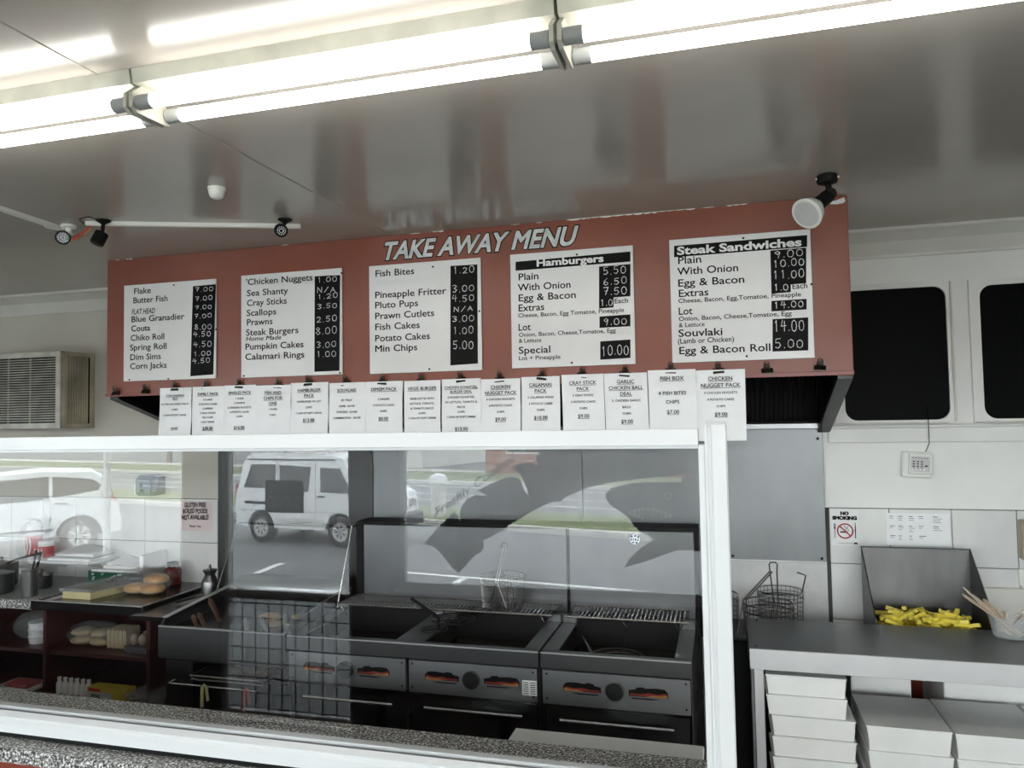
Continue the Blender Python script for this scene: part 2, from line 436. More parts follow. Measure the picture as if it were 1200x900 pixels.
# ================================================================== the shop shell
ST = dict(kind='structure')
XL, XR, YB, CZ = -5.8, 2.4, 3.2, 2.4
CFZ = -.3          # the customers' floor lies a step lower than the kitchen floor
boxo('floor', M['floor'], (XL, FRONT, CFZ-.1), (XR, 1.585, CFZ), **ST)
boxo('floor', M['floor'], (XL, 1.585, CFZ-.1), (XR, YB, 0), **ST)
ceil = MB().box((XL-.1, FRONT-.1, CZ+.012), (XR+.1, YB+.1, CZ+.1)).build('ceiling', M['grout'], **ST)
for a, b in ((XL, -1.1815), (-1.1785, XR)):
    boxo('ceiling_panel', M['ceiling'], (a, FRONT, CZ), (b, YB, CZ+.012), .0015, ceil)
wb = boxo('wall_back', M['wall'], (XL, YB, 0), (XR, YB+.1, CZ+.012), **ST)
boxo('wall_left', M['wall'], (XL-.1, FRONT-.1, CFZ-.1), (XL, YB+.1, CZ+.012), **ST)
boxo('wall_right', M['wall'], (XR, FRONT-.1, CFZ-.1), (XR+.1, YB+.1, CZ+.012), **ST)
boxo('cream_sheet', M['cream'], (XL, YB-.001, 1.33), (-2.394, YB, CZ-.1), 0, wb)  # thin sheet, darker and yellower than the wall around it
# wall tiles: 215 mm marbled tiles with dark joints
TP = .215
mb = MB().box((XL, YB-.002, .46), (-2.396, YB, 1.329)).box((.384, YB-.002, .46), (XR, YB, 1.329)); mb.build('grout_bed', M['grout'], wb)
def tiles(xa, xb):
    k0 = math.floor((.827-xb)/TP)-1; k1 = math.ceil((.827-xa)/TP)+1
    for k in range(k0, k1+1):
        a = .827-TP*k; b = a+TP
        a = max(a, xa); b = min(b, xb)
        if b-a < .02: continue
        for j in range(4):
            z1 = 1.328-TP*j
            boxo('tile', M['tile'], (a+.0012, YB-.009, z1-TP+.0012), (b-.0012, YB-.001, z1-.0012), .0015, wb)
tiles(-4.6, -2.397); tiles(.386, XR)
# cornice
mb = MB(); prof = [(YB, CZ), (YB-.10, CZ), (YB-.10, CZ-.012), (YB-.085, CZ-.02), (YB-.05, CZ-.045), (YB-.03, CZ-.078), (YB-.022, CZ-.09), (YB-.02, CZ-.10), (YB, CZ-.10)]
mb.prism([(XL, y, z) for y, z in prof], (XR-XL, 0, 0)).build('trim_1', M['trim'], **ST)
# flat moulding under the rear windows
MB().box((.403, YB-.02, 1.582), (XR, YB, 1.640), .004).box((.403, YB-.026, 1.640), (XR, YB, 1.648), .002).build('trim_2', M['wall'], **ST)
boxo('trim_3', M['wall'], (.403, YB-.016, 1.648), (XR, YB, 1.652), .002, **ST)

def rrect(x0, x1, z0, z1, r, n=6):
    P = []
    for cx, cz, a0 in ((x1-r, z1-r, 0), (x0+r, z1-r, 90), (x0+r, z0+r, 180), (x1-r, z0+r, 270)):
        for i in range(n+1):
            a = math.radians(a0+90*i/n); P.append((cx+r*math.cos(a), cz+r*math.sin(a)))
    return P
def rear_window(nm, x0, x1, z0, z1):
    gl = MB().prism([(x, YB-.004, z) for x, z in rrect(x0-.01, x1+.01, z0-.01, z1+.01, .04)], (0, .004, 0)).build(nm, M['pane'], **ST)
    # painted surround with a rounded opening
    inn = rrect(x0, x1, z0, z1, .045, 6); out = []
    X0, X1, Z0, Z1 = x0-.035, x1+.024, z0-.012, z1+.022
    for x, z in inn:
        out.append((X0 if x < (x0+x1)/2 else X1, Z0 if z < (z0+z1)/2 else Z1))
    # spread outer points along the rectangle
    out = []
    n = 6
    for ci, (ex, ez) in enumerate(((X1, Z1), (X0, Z1), (X0, Z0), (X1, Z0))):
        for i in range(n+1):
            x, z = inn[ci*(n+1)+i]; t = i/n
            if ci == 0: q = (X1, z+(Z1-z)*min(1, t*2)) if t <= .5 else (x+(X1-x)*(2-2*t), Z1)
            elif ci == 1: q = (x+(X0-x)*min(1, 2*t), Z1) if t <= .5 else (X0, z+(Z1-z)*(2-2*t))
            elif ci == 2: q = (X0, z+(Z0-z)*min(1, 2*t)) if t <= .5 else (x+(X0-x)*(2-2*t), Z0)
            else: q = (x+(X1-x)*min(1, 2*t), Z0) if t <= .5 else (X1, z+(Z0-z)*(2-2*t))
            out.append(q)
    N = len(inn); yf = YB-.014; vs = [(x, yf, z) for x, z in inn]+[(x, yf, z) for x, z in out]+[(x, YB-.003, z) for x, z in inn]+[(x, YB, z) for x, z in out]
    fs = []
    for i in range(N):
        j = (i+1) % N
        fs += [[i, j, N+j, N+i], [i, 2*N+i, 2*N+j, j], [N+i, N+j, 3*N+j, 3*N+i]]
    MB().add(vs, fs).build('window_frame', M['wall'], gl)
    # narrow beads left and right
    MB().box((x1+.012, YB-.022, z0-.008), (x1+.02, YB-.012, z1+.016), .002).build('bead', M['trim'], gl)
    MB().box((x0-.03, YB-.024, z0-.014), (x1-.01, YB-.012, z0-.009), .001).build('sill_strip', M['trim'], gl)
rear_window('window_1', .470, .838, 1.668, 2.178)
rear_window('window_2', .952, 1.33, 1.668, 2.172)
rear_window('window_3', 1.44, 1.82, 1.668, 2.172)

# shopfront wall behind the camera, with its window openings and glass door
A0, A1, AZ = -5.7, -3.66, .66
D0, D1 = -3.34, -2.36
C0, C1, CZ0 = -2.02, 2.2, .63
HT = 2.2
mb = MB(); f0, f1 = FRONT-.12, FRONT
for a, b, z0, z1 in ((XL, A0, CFZ-.1, CZ+.012), (A1, D0, CFZ-.1, CZ+.012), (D1, C0, CFZ-.1, CZ+.012), (C1, XR, CFZ-.1, CZ+.012), (A0, A1, CFZ-.1, AZ), (C0, C1, CFZ-.1, CZ0), (A0, A1, HT, CZ+.012), (D0, D1, HT, CZ+.012), (C0, C1, HT, CZ+.012)):
    mb.box((a, f0, z0), (b, f1, z1))
wf = mb.build('wall_front', M['wall2'], **ST)
def front_window(nm, x0, x1, z0, z1, mull=()):
    w = .03; y0, y1 = FRONT-.07, FRONT-.02
    mb = MB(); mb.box((x0, y0, z0), (x0+w, y1, z1), .003).box((x1-w, y0, z0), (x1, y1, z1), .003).box((x0+w, y0, z0), (x1-w, y1, z0+w), .003).box((x0+w, y0, z1-w), (x1-w, y1, z1), .003)
    for m in mull: mb.box((m-.02, y0, z0+w), (m+.02, y1, z1-w), .003)
    o = mb.build(nm, M['alugrey'], **ST)
    boxo('pane', M['wglass'], (x0+w, FRONT-.05, z0+w), (x1-w, FRONT-.044, z1-w), 0, o)
    MB().box((x0-.02, FRONT-.02, z0-.025), (x1+.02, FRONT+.03, z0), .003).build('sill', M['trim'], o)
    return o
front_window('window_4', A0, A1, AZ, HT)
w5 = front_window('window_5', C0, C1, CZ0, HT, mull=(.95,))
# door: glass leaf with a middle rail and a security grille below it
y0, y1 = FRONT-.07, FRONT-.025
mb = MB(); w = .03
mb.box((D0, y0, CFZ), (D0+w, y1, HT), .003).box((D1-w, y0, CFZ), (D1, y1, HT), .003).box((D0+w, y0, CFZ), (D1-w, y1, CFZ+.05), .003).box((D0+w, y0, HT-.05), (D1-w, y1, HT), .003).box((D0+w, y0, .50), (D1-w, y1, .56), .003)
dr = mb.build('door_1', M['alugrey'], **ST)
boxo('pane', M['wglass'], (D0+w, FRONT-.052, .56), (D1-w, FRONT-.046, HT-.05), 0, dr)
boxo('pane', M['tglass'], (D0+w, FRONT-.052, CFZ+.05), (D1-w, FRONT-.046, .50), 0, dr, label='dark tinted lower pane')
mb = MB()
for i in range(1, 9): x = D0+w+(D1-D0-2*w)*i/9; mb.box((x-.003, FRONT-.044, CFZ+.05), (x+.003, FRONT-.038, .50))
for i in range(0, 8): z = -.23+.1*i; mb.box((D0+w, FRONT-.038, z-.0035), (D1-w, FRONT-.033, z+.0035))
mb.build('security_grille', M['matblack'], dr)
# sign hung inside the door, its back towards the shop
sg = thing('open_closed_sign', 'dark square shop sign hung by a string on the glass door', 'sign', (-2.86, FRONT-.012, 1.09))
MB().box((-3.01, FRONT-.017, 1.09), (-2.715, FRONT-.012, 1.31), .002).build('panel', M['decal'], sg)
mb = MB(); text(mb, 'CLOSED', (-3.0, FRONT-.0105, 1.13), (1, 0, 0), (0, 0, 1), .07, width=.27, style='bold')
# seen from outside the sign reads; from inside it shows as a faint reversed print
for v in mb.v: v.x = -5.725 - v.x
mb.f = [f[::-1] for f in mb.f]
mb.build('faint_lettering', M['decal2'], sg)
MB().tube([(-2.95, FRONT-.014, 1.31), (-2.86, FRONT-.02, 1.5), (-2.78, FRONT-.014, 1.31)], .002, 4).build('string', M['matblack'], sg)
MB().ball((-2.86, FRONT-.03, 1.505), .012, 8, 6).build('suction_cup', M['tub'], sg, smooth=True)

# stickers on the big shop window (their backs, seen mirrored in the screen)
def sticker(name, pts, m, label, off=.0):
    P = [vat(x, y, 'y', FRONT-.043+off) for x, y in pts]
    return MB().prism(P, (0, .0012, 0)).build(name, m, label=label, cat='sticker', smooth=False)
fish = [(496.7,637),(515,617),(533,599),(536,604),(540,611),(539,602),(541,594),(547,585),(557,580),(573,581),(564,577),(559,575),(580,565),(594,559),(604,559),(611,563),(613,573),(621,583),(618,572),(612,559),(606,551),(601,549),(606,545),(612,543),(623,541),(631,549),(630,541),(628,536),(634,528),(634,500),(822,500),(822,556),(798,556),(760,560),(735,563),(710,566),(685,573),(661,583),(659,588),(649,587),(631,595),(614,605),(597,615),(591,620),(585,624),(576,629),(566,633),(568,641),(564,647),(557,651),(552,656),(545,664),(538,671),(533,668),(520,652),(508,640)]
sticker('fish_sticker', fish, M['decal'], 'large dark fish-shaped sticker on the shop window glass')
shark = [(710,580),(712,575),(716,572),(740,566),(770,565),(798,565),(798,557.5),(822,557.5),(822,646),(794,644),(765,655),(732,665),(738,655),(750,642),(768,632),(752,624),(742,615),(739,609),(734,604),(725,598),(716,592),(711,586)]
sh = sticker('shark_sticker', shark, M['decal2'], 'grey shark head sticker with open toothed mouth on the shop window')
mb = MB()
up_, lo_ = [], []
for i in range(11):
    t = i/10; up_.append((736+t*52, 600-7*math.sin(math.pi*t)+4*t)); lo_.append((736+t*52, 600+9*math.sin(math.pi*t)+4*t))
for a, b, s_ in ((up_, 1, 1), (lo_, -1, -1)):
    for i in range(10):
        p, q = a[i], a[i+1]; mid = ((p[0]+q[0])/2, (p[1]+q[1])/2+4.5*s_)
        P = [vat(x, y, 'y', FRONT-.0405) for x, y in (p, q, mid)]
        mb.add(P, [[0, 1, 2], [2, 1, 0]])
mb.build('teeth', M['alugrey'], sh)
c = vat(783, 581, 'y', FRONT-.0405); MB().ring(c, .02, .003, 14, 4, 'y').build('eye', M['yel2'], sh)
o = MB()
p0 = vat(511, 606, 'y', FRONT-.0405); p1 = vat(575, 560, 'y', FRONT-.0405)
R_ = (p1-p0); text(o, 'Freshly Cooked', p0, R_, (-.45, 0, .9), .05, width=R_.length*1.45, style='reg', shear=.3)
o.build('script_lettering', M['decal'], label='dark slanted handwriting lettering on the shop window glass above the fish sticker', cat='lettering')

# ================================================================== range hood carrying the menu
BX0, BX1, BY, BZ = -2.493, .411, 2.59, 1.822
HL = 'red-brown painted box under the ceiling that carries the take away menu'
hood = thing('menu_bulkhead', HL, 'range hood', ((BX0+BX1)/2, 2.9, BZ))
MB().box((BX0, BY, BZ), (BX1, BY+.018, CZ), .002).build('front_panel', M['red'], hood)
for x in (BX0, BX1-.018):
    MB().prism([(x, BY+.018, BZ), (x, BY+.018, CZ), (x, YB, CZ), (x, YB, 1.632)], (.018, 0, 0)).build('side_panel', M['red'], hood)
    # folded steel lip along the sloping lower edge
    xa = x+(.018 if x < -1 else -.045)
    sx = 1 if x < -1 else -1
    x0_ = x if x < -1 else x+.018
    MB().prism([(x0_, BY+.02, BZ-.012), (x0_, BY+.02, BZ+.006), (x0_, YB-.012, 1.642), (x0_, YB-.012, 1.624)], (sx*.045, 0, 0)).build('side_lip', M['steeld'], hood)
for x in (BX0+.018, BX1-.020):
    MB().prism([(x, BY+.019, BZ+.004), (x, BY+.019, 2.1), (x, YB-.003, 2.1), (x, YB-.003, 1.65)], (.002, 0, 0)).build('inner_liner', M['matblack'], hood)
MB().box((BX0+.045, YB-.05, 1.64), (BX1-.045, YB-.01, 1.662), .002).build('grease_gutter', M['steelh'], hood)
boxo('inner_lining', M['matblack'], (BX0+.018, BY+.018, 2.1), (BX1-.018, YB-.012, 2.11), 0, hood)
# sloping filter panels above the gutter
nf = 6; fw = (BX1-BX0-.09)/nf
for i in range(nf):
    x0 = BX0+.045+fw*i; mb = MB()
    a = Vector((x0+.006, YB-.045, 1.67)); b = Vector((x0+.006, YB-.29, 2.08)); d = (b-a)
    mb.tube([a, b], .006, 4).tube([a+Vector((fw-.012, 0, 0)), b+Vector((fw-.012, 0, 0))], .006, 4)
    mb.tube([a, a+Vector((fw-.012, 0, 0))], .006, 4).tube([b, b+Vector((fw-.012, 0, 0))], .006, 4)
    for k in range(1, 26):
        p = a+Vector(((fw-.012)*k/26, 0, 0)); mb.tube([p, p+d], .0035, 3)
    mb.build('grease_filter', M['dwire'], hood)
boxo('filter_backing', M['matblack'], (BX0+.018, YB-.012, 1.66), (BX1-.018, YB-.002, 2.1), 0, hood)
MB().box((BX0-.001, BY-.004, BZ-.002), (BX1+.001, BY+.004, BZ+.012), .001).build('bottom_bead', M['redpanel'], hood)
# flaking filler line where the box meets the ceiling
rnd = random.Random(3); mb = MB()
for xa, xb, pr in ((-2.45, -2.3, .8), (-1.75, -1.55, .5), (-1.2, -.35, .85), (-.35, .1, .95)):
    x = xa
    while x < xb:
        w_ = rnd.uniform(.01, .05)
        if rnd.random() < pr*.7:
            t = rnd.uniform(.0015, .004)
            mb.prism([(x, BY-.0015, CZ), (x+w_, BY-.0015, CZ), (x+w_*.9, BY-.0015, CZ-t), (x+w_*.4, BY-.0015, CZ-t*1.3), (x+.002, BY-.0015, CZ-t*.5)], (0, .001, 0))
        x += w_
P = [(.352,2.382), (.375,2.384), (.392,2.39), (.402,2.392), (.405,2.38), (.398,2.374), (.38,2.372), (.362,2.374), (.348,2.378)]
mb.prism([(x, BY-.0015, z) for x, z in P], (0, .001, 0))
mb.build('flaked_filler', M['board'], hood, kind='stuff')
# painted heading
p0 = at(447, 304.5, 'y', BY); p1 = at(673, 286.5, 'y', BY); wt = p1.x-p0.x
for st, m, y, off in (('fat', 'black', BY-.0008, .0), ('bold', 'silver', BY-.0016, 0)):
    mb = MB(); x = 0
    A_ = GL['A']; tot = sum(A_[c] for c in 'TAKE AWAY MENU')
    text(mb, 'TAKE AWAY MENU', (p0.x, y, p0.z), (1, 0, (p1.z-p0.z)/wt), (0, 0, 1), .064, width=wt, style=st, shear=.3)
    mb.build('heading_outline' if st == 'fat' else 'heading_lettering', M[m], hood, label='black outline of heading' if st == 'fat' else 'silver italic heading reading TAKE AWAY MENU')

# ------------------------------------------------------------------ menu boards
CAPH = .0245
def menu_board(label, px, rows, strips, prices, screws, heads=(), faint=()):
    (x0, z0, x1, z1) = px
    t = thing('menu_board', label, 'menu board', ((x0+x1)/2, BY-.004, z0), 'menu boards on the red bulkhead')
    yf = BY-.008
    MB().box((x0, yf, z0), (x1, BY-.0005, z1), .0012).build('panel', M['board'], t)
    mb = MB()
    for q in strips:
        P = [at(x, y, 'y', yf-.0006) for x, y in q]; mb.add(P, [list(range(len(P)))[::-1]])
    mb.build('price_strip', M['black'], t)
    mb = MB(); mf = MB(); mh = MB()
    for r in rows:
        s, xa, xb, yb = r[:4]; h = r[4] if len(r) > 4 else CAPH; sh = r[5] if len(r) > 5 else 0; sty = r[6] if len(r) > 6 else 'reg'
        p = at(xa, yb, 'y', yf-.001); w = at(xb, yb, 'y', yf-.001).x-p.x
        text(mb, s, p, (1, 0, 0), (0, 0, 1), h, width=w, style=sty, shear=sh)
    mb.build('lettering', M['print'] if 0 else M['black'], t)
    for s, xa, xb, yb, h in heads:
        p = at(xa, yb, 'y', yf-.0014); w = at(xb, yb, 'y', yf-.0014).x-p.x
        text(mh, s, p, (1, 0, 0), (0, 0, 1), h, width=w, style='bold')
    if heads: mh.build('white_heading', M['board'], t)
    for s, xa, xb, yb in faint:
        p = at(xa, yb, 'y', yf-.0008); w = at(xb, yb, 'y', yf-.0008).x-p.x
        text(mf, s, p, (1, 0, 0), (0, 0, 1), CAPH, width=w)
    if faint: mf.build('ghost_lettering', M['alu'], t)
    mb = MB()
    for s, xa, xb, yb, h in prices:
        p = at(xa, yb, 'y', yf-.0016); w = at(xb, yb, 'y', yf-.0016).x-p.x
        chalk(mb, s, p, w, h*.88)
    mb.build('chalk_prices', M['chalk'], t)
    for x, y in screws:
        p = at(x, y, 'y', yf-.001); MB().lathe([(.004, 0), (.0035, .0015), (.001, .0022)], (p.x, yf+.0003, p.z), 8, rot=Matrix.Rotation(math.radians(90), 4, 'X')).build('screw', M['matblack'], t)
    return t
S2 = .0145
menu_board('white menu board starting with Flake and Butter Fish, at the left end', (-2.399, 1.882, -1.950, 2.285),
 [('Flake',156.5,177,344.7), ('Butter Fish',155.7,196.8,355.5), ('FLAT HEAD',154,181.4,368.7,.022,.15), ('Blue Granadier',153.5,215.9,377.7), ('Couta',153.5,176,388.5), ('Chiko Roll',152.8,193,399.5), ('Spring Roll',152,195.6,410.8), ('Dim Sims',152,188.7,422.2), ('Corn Jacks',152,195.6,432.7)],
 [[(226.1,335.4),(253,333),(250,438.8),(223,441)]],
 [('7.00',228,251,342,.021), ('7.00',228,250,352.5,.021), ('7.00',228,249,362.8,.018), ('7.00',227,249,373.3,.019), ('8.00',227,249,386.8,.026), ('4.50',226,248,394.9,.023), ('4.50',226,249,407,.025), ('1.00',226,248,417.3,.022), ('4.50',225,247,426,.025)],
 [(203.5,334), (253,386), (197,444), (151.5,445)])
menu_board('white menu board starting with Chicken Nuggets, ending with Calamari Rings', (-1.832, 1.880, -1.387, 2.289),
 [("'Chicken Nuggets",288,366.6,334.2), ('Sea Shanty',289,337.5,347.2), ('Cray Sticks',289,336.3,358.7), ('Scallops',288.7,324,370.4), ('Prawns',288.7,319.7,381.4), ('Steak Burgers',288,350,393.4), ('Home Made',287.7,329.5,399.7,.017,.25), ('Pumpkin Cakes',287,356,410), ('Calamari Rings',287,357,421.8)],
 [[(368.8,323.7),(398.6,322.3),(397.8,434.5),(368.4,435.7)]],
 [('1.00',371,396,331.3,.022), ('N/A',371,394,343.5,.025), ('1.20',371,397,350.5,.022), ('3.50',371,396,362,.022), ('2.50',370,396,377.8,.026), ('8.00',369,396,392.4,.032), ('3.00',370,395,407.6,.025), ('1.00',370,395,418.6,.024)],
 [(400,320), (285.5,440.5), (398,437)])
menu_board('white menu board starting with Fish Bites, under the heading', (-1.272, 1.877, -.827, 2.287),
 [('Fish Bites',439.3,485.7,324.4), ('Pineapple Fritter',439,522.9,349.6), ('Pluto Pups',439,490.3,361.6), ('Prawn Cutlets',439,509.3,374.2), ('Fish Cakes',439,492.3,387), ('Potato Cakes',439,504.2,400.3), ('Min Chips',439,489.4,412.5)],
 [[(527.9,311.6),(559.4,309.8),(560,426),(527.7,428.2)]],
 [('1.20',530,557,320.8,.028), ('3.00',529,557,342.9,.029), ('4.50',529,557,354.2,.028), ('N/A',531,555,365.5,.021), ('3.00',529,557,377.4,.026), ('1.00',530,556,391.6,.03), ('5.00',530,556,409.5,.036)],
 [(507,312.5), (561.5,364.5), (503,432.5)], faint=[('Banana Fritter',440,512,334.5)])
menu_board('white menu board headed Hamburgers', (-.715, 1.879, -.276, 2.289),
 [('Plain',607,631.7,328.6), ('With Onion',607,669.4,341), ('Egg & Bacon',607,675.6,353.2), ('Extras',607,638.2,365), ('Cheese, Bacon, Egg Tomatoe, Pineapple',607,731.7,372.2,S2), ('Lot',607,622,387.6), ('Onion, Bacon, Cheese,Tomatoe, Egg',607.9,721.8,394.8,S2), ('& Lettuce',607.9,634.5,401.8,S2), ('Special',607.6,645.8,414.6), ('Lot + Pineapple',607.6,657,422.2,S2), ('Each',719.8,736.5,355.6,S2*1.15)],
 [[(604.2,306.8),(738.8,294.6),(738.8,306.6),(604.2,317.3)], [(702,312.4),(738.8,309.4),(738.8,347),(719,348.6),(719,360.2),(702,361.6)], [(702.5,371),(738.8,368.4),(738.8,382.3),(702.5,384.3)], [(703.4,400),(738.8,397.8),(738.8,419.4),(703.4,421.6)]],
 [('5.50',706,735,322,.03), ('6.50',706,736,334,.027), ('7.50',706,736,346,.03), ('1.0',703,719,358.8,.025), ('9.00',706,736,381,.026), ('10.00',704,738,416.5,.042)],
 [(676,298.2), (670,425)], heads=[('Hamburgers',628.3,707.6,312.2,.024)])
menu_board('white menu board headed Steak Sandwiches, at the right end', (-.153, 1.878, .296, 2.297),
 [('Plain',793.9,822.7,309.5), ('With Onion',793.9,866,322.3), ('Egg & Bacon',793.9,873.3,336), ('Extras',794.7,830.7,348.1), ('Cheese, Bacon, Egg,Tomatoe, Pineapple',794.7,939.2,355.2,S2), ('Lot',794.7,811.5,369), ('Onion, Bacon, Cheese,Tomatoe, Egg',795.2,928,376.2,S2), ('& Lettuce',795.5,826,383.6,S2), ('Souvlaki',794.7,847.5,394.8), ('(Lamb or Chicken)',794,860.8,402.8,.017), ('Egg & Bacon Roll',795.2,904,415.2), ('Each',928,946.7,338.6,S2*1.25)],
 [[(789.9,288.2),(945.9,275.4),(945.9,289.2),(789.9,301.5)], [(902.7,293.6),(944.8,290.2),(944.8,332),(926.7,333.4),(926.7,342.4),(904,344.2)], [(904,352.7),(945.3,350.2),(945.3,362.6),(904,364.9)], [(905.3,374),(947.2,371.9),(947.2,410.6),(905.3,412)]],
 [('9.00',906,943,302.5,.028), ('10.00',905,944,313.5,.028), ('11.00',905,944,327.3,.032), ('1.0',906,925,340.7,.023), ('14.00',906,943,361.5,.025), ('14.00',906,944,388.8,.042), ('5.00',907,943,408.3,.034)],
 [(871,279), (951,333), (875,417.5)], heads=[('Steak Sandwiches',793.3,940,298.6,.026)])

# ------------------------------------------------------------------ hanging pack sheets and clips
U_ = 'u'
sheets = [
 (187.8,225,455,'steak sandwich pack',['STEAK SANDWICH','PACK'],['BUTTER FLAT STEAK W/LOT','CHIPS','1 CAN OF SOFT DRINK'],'$14.00',.0085),
 (225.5,263,453.6,'family pack',['FAMILY PACK'],['3 FLAKES','3 POTATO CAKES','3 DIMSIMS','3 CRAY STICKS','MIN CHIPS','1.25LT DRINK'],'$38.00',.0135),
 (263,300,452,'singles pack',['SINGLES PACK'],['1 FLAKE','2 DIMSIMS','2 CHICKEN NUGGETS','2 POTATO CAKES','CHIPS'],'$16.00',.0135),
 (300,341,452,'fish and chips for one',['FISH AND','CHIPS FOR','ONE'],['1 FLAKE','CHIPS'],None,.0145),
 (341,385,449,'hamburger pack',['HAMBURGER','PACK'],['HAMBURGER W/ LOT','CHIPS','1 CAN OF SOFT DRINK'],'$13.00',.0145),
 (385.6,428,449,'souvlaki prices',['SOUVLAKI'],['BY ITSELF','LAMB - $14.00','CHICKEN - $14.00','COMBINATION - $15.00'],None,.0145),
 (428.4,472,447.6,'dimsim pack',['DIMSIM PACK'],['3 DIMSIMS','3 POTATO CAKES','CHIPS'],'$8.00',.0145),
 (473.6,516,446.6,'vegie burger',['VEGIE BURGER'],['VEGIE PATTIE WITH','LETTUCE, TOMATO,','& TOMATO SAUCE','CHIPS','1 CAN OF SOFT DRINK'],None,.0145),
 (517.6,563.6,444.6,'chicken schnitzel burger deal',['CHICKEN SCHNITZEL','BURGER DEAL'],['CHICKEN SCHNITZEL','W/ LETTUCE, TOMATO &','MAYO','CHIPS','1 CAN OF SOFT DRINK'],'$13.00',.011),
 (564,610,444.6,'six piece chicken nugget pack',['CHICKEN','NUGGET PACK'],['6 CHICKEN NUGGETS','4 POTATO CAKES','CHIPS'],'$9.00',.0145),
 (611,656,442,'calamari pack',['CALAMARI','PACK'],['5 CALAMARI RINGS','3 POTATO CAKES','CHIPS'],'$10.00',.0145),
 (658,707,439.4,'cray stick pack',['CRAY STICK','PACK'],['3 CRAY STICKS','3 POTATO CAKES','CHIPS'],'$9.00',.0145),
 (707.5,758,438,'garlic chicken ball deal',['GARLIC','CHICKEN BALL','DEAL'],['2- CHICKEN GARLIC','BALLS','CHIPS'],'$9.00',.0145),
 (759,815,434.2,'fish box',['FISH BOX'],['4 FISH BITES','CHIPS'],'$7.00',.0155),
 (815,873,434.2,'chicken nugget pack beside the end post',['CHICKEN','NUGGET PACK'],['4 CHICKEN NUGGETS','4 POTATO CAKES','CHIPS'],'$9.00',.0155)]
def clip(x, z, label, tilt=0):
    t = thing('binder_clip', label, 'clip', (x, BY-.004, z), 'black binder clips along the lower edge of the bulkhead')
    mb = MB(); mb.M = Matrix.Translation((x, BY-.004, z)) @ Matrix.Rotation(tilt, 4, 'Y')
    mb.prism([(-.018, -.011, -.012), (-.018, -.011, -.0095), (-.018, -.001, .006), (-.018, .002, .006), (-.018, .002, -.012)], (.036, 0, 0))
    mb.build('body', M['bronze'], t)
    mb = MB(); mb.M = Matrix.Translation((x, BY-.004, z)) @ Matrix.Rotation(tilt, 4, 'Y')
    mb.tube([(-.007, -.004, .004), (-.008, -.009, .014), (-.006, -.011, .024), (0, -.012, .028), (.006, -.011, .024), (.008, -.009, .014), (.007, -.004, .004)], .0016, 5)
    mb.prism([(-.006, -.006, .006), (.006, -.006, .006), (.0045, -.009, .02), (-.0045, -.009, .02)], (0, .001, 0))
    mb.build('handle', M['bronze'], t)
for i, (xa, xb, yt, nm, head, body, price, hh) in enumerate(sheets):
    yy = BY-.012-.003*(i % 2)
    p = at(xa, yt, 'y', yy); q = at(xb, yt, 'y', yy); w = q.x-p.x; H_ = .235
    t = thing('menu_sheet', f'white printed sheet for the {nm}, clipped under the menu boards' if 'post' not in nm else 'white printed chicken nugget pack sheet at the right end, overlapping the end post', 'sheet', ((p.x+q.x)/2, yy, p.z-H_), 'printed pack sheets hanging under the menu boards')
    ph = rnd.uniform(0, 6); amp = rnd.uniform(.0006, .0022); lean = rnd.uniform(-.012, .012)
    def fn(u, v, p=p, w=w, ph=ph, amp=amp, lean=lean, yy=yy):
        return (p.x+u*w+lean*v*.4, yy-amp*math.sin(ph+u*5+v*7)-v*.006*(.5+.5*math.sin(ph)), p.z-v*H_)
    MB().sheet(fn, 6, 10, thick=(0, .0006, 0)).build('paper', M['paper'], t, smooth=True)
    def on(s, v, h, style='reg', wid=None, under=False, mbx=None):
        A_ = GL['A']; k = h/GL['cap']; tw = sum(A_.get(c, .5) for c in s)*k
        lim = w*.86
        ww = min(tw, lim) if wid is None else wid
        c = p.x+w/2+lean*v*.4; z = p.z-v*H_; y = yy-amp-.0012-v*.006*(.5+.5*math.sin(ph))
        text(mbx, s, (c-ww/2, y, z), (1, 0, 0), (0, 0, 1), h, width=ww, style=style)
        if under: mbx.add([(c-ww/2, y, z-.0035), (c+ww/2, y, z-.0035), (c+ww/2, y, z-.0022), (c-ww/2, y, z-.0022)], [[0, 1, 2, 3]])
    mb = MB(); v = .15
    for s_ in head: on(s_, v, hh*.82, 'reg', None, True, mb); v += hh*.82/H_*1.75
    v = max(v+.0, .30 if len(head) < 3 else v) - .0
    if nm == 'family pack' or nm == 'singles pack': v = .24
    big = nm == 'fish box'
    st = (.076 if len(body) > 4 else .095) if not big else .125
    if big: v = .36
    for s_ in body: on(s_, v, .0118 if big else .0074, 'reg', None, False, mb); v += st
    if price:
        v = max(v+.03, .62) if not big else v+.02
        if nm.startswith('family') : v = .74
        if nm.startswith('singles') : v = .74
        if nm.startswith('chicken schn'): v = .80
        if nm.startswith('steak'): v = .72
        on(price, min(v, .8), .0125 if hh > .01 else .008, 'reg', None, True, mb)
    mb.build('lettering', M['print'], t)
    cxp = {0:205,1:241.5,2:280.5,3:326,4:361,5:405,6:448,7:493,8:540,9:585.5,10:635,11:682,12:732,13:786,14:842}[i]
    c = at(cxp, yt, 'y', BY-.01)
    clip(c.x, c.z+.002, f'black binder clip holding the {nm} sheet' if 'post' not in nm else 'black binder clip holding the chicken nugget pack sheet beside the end post', rnd.uniform(-.15, .15))
for px, py, lb in ((135, 460, 'empty black binder clip at the lower left corner of the bulkhead'), (170, 458, 'empty black binder clip under the Flake menu board'), (899, 433.5, 'empty black binder clip under the Steak Sandwiches board'), (961, 430, 'empty black binder clip near the lower right corner of the bulkhead')):
    c = at(px, py, 'y', BY-.01); clip(c.x, c.z, lb, rnd.uniform(-.1, .1))

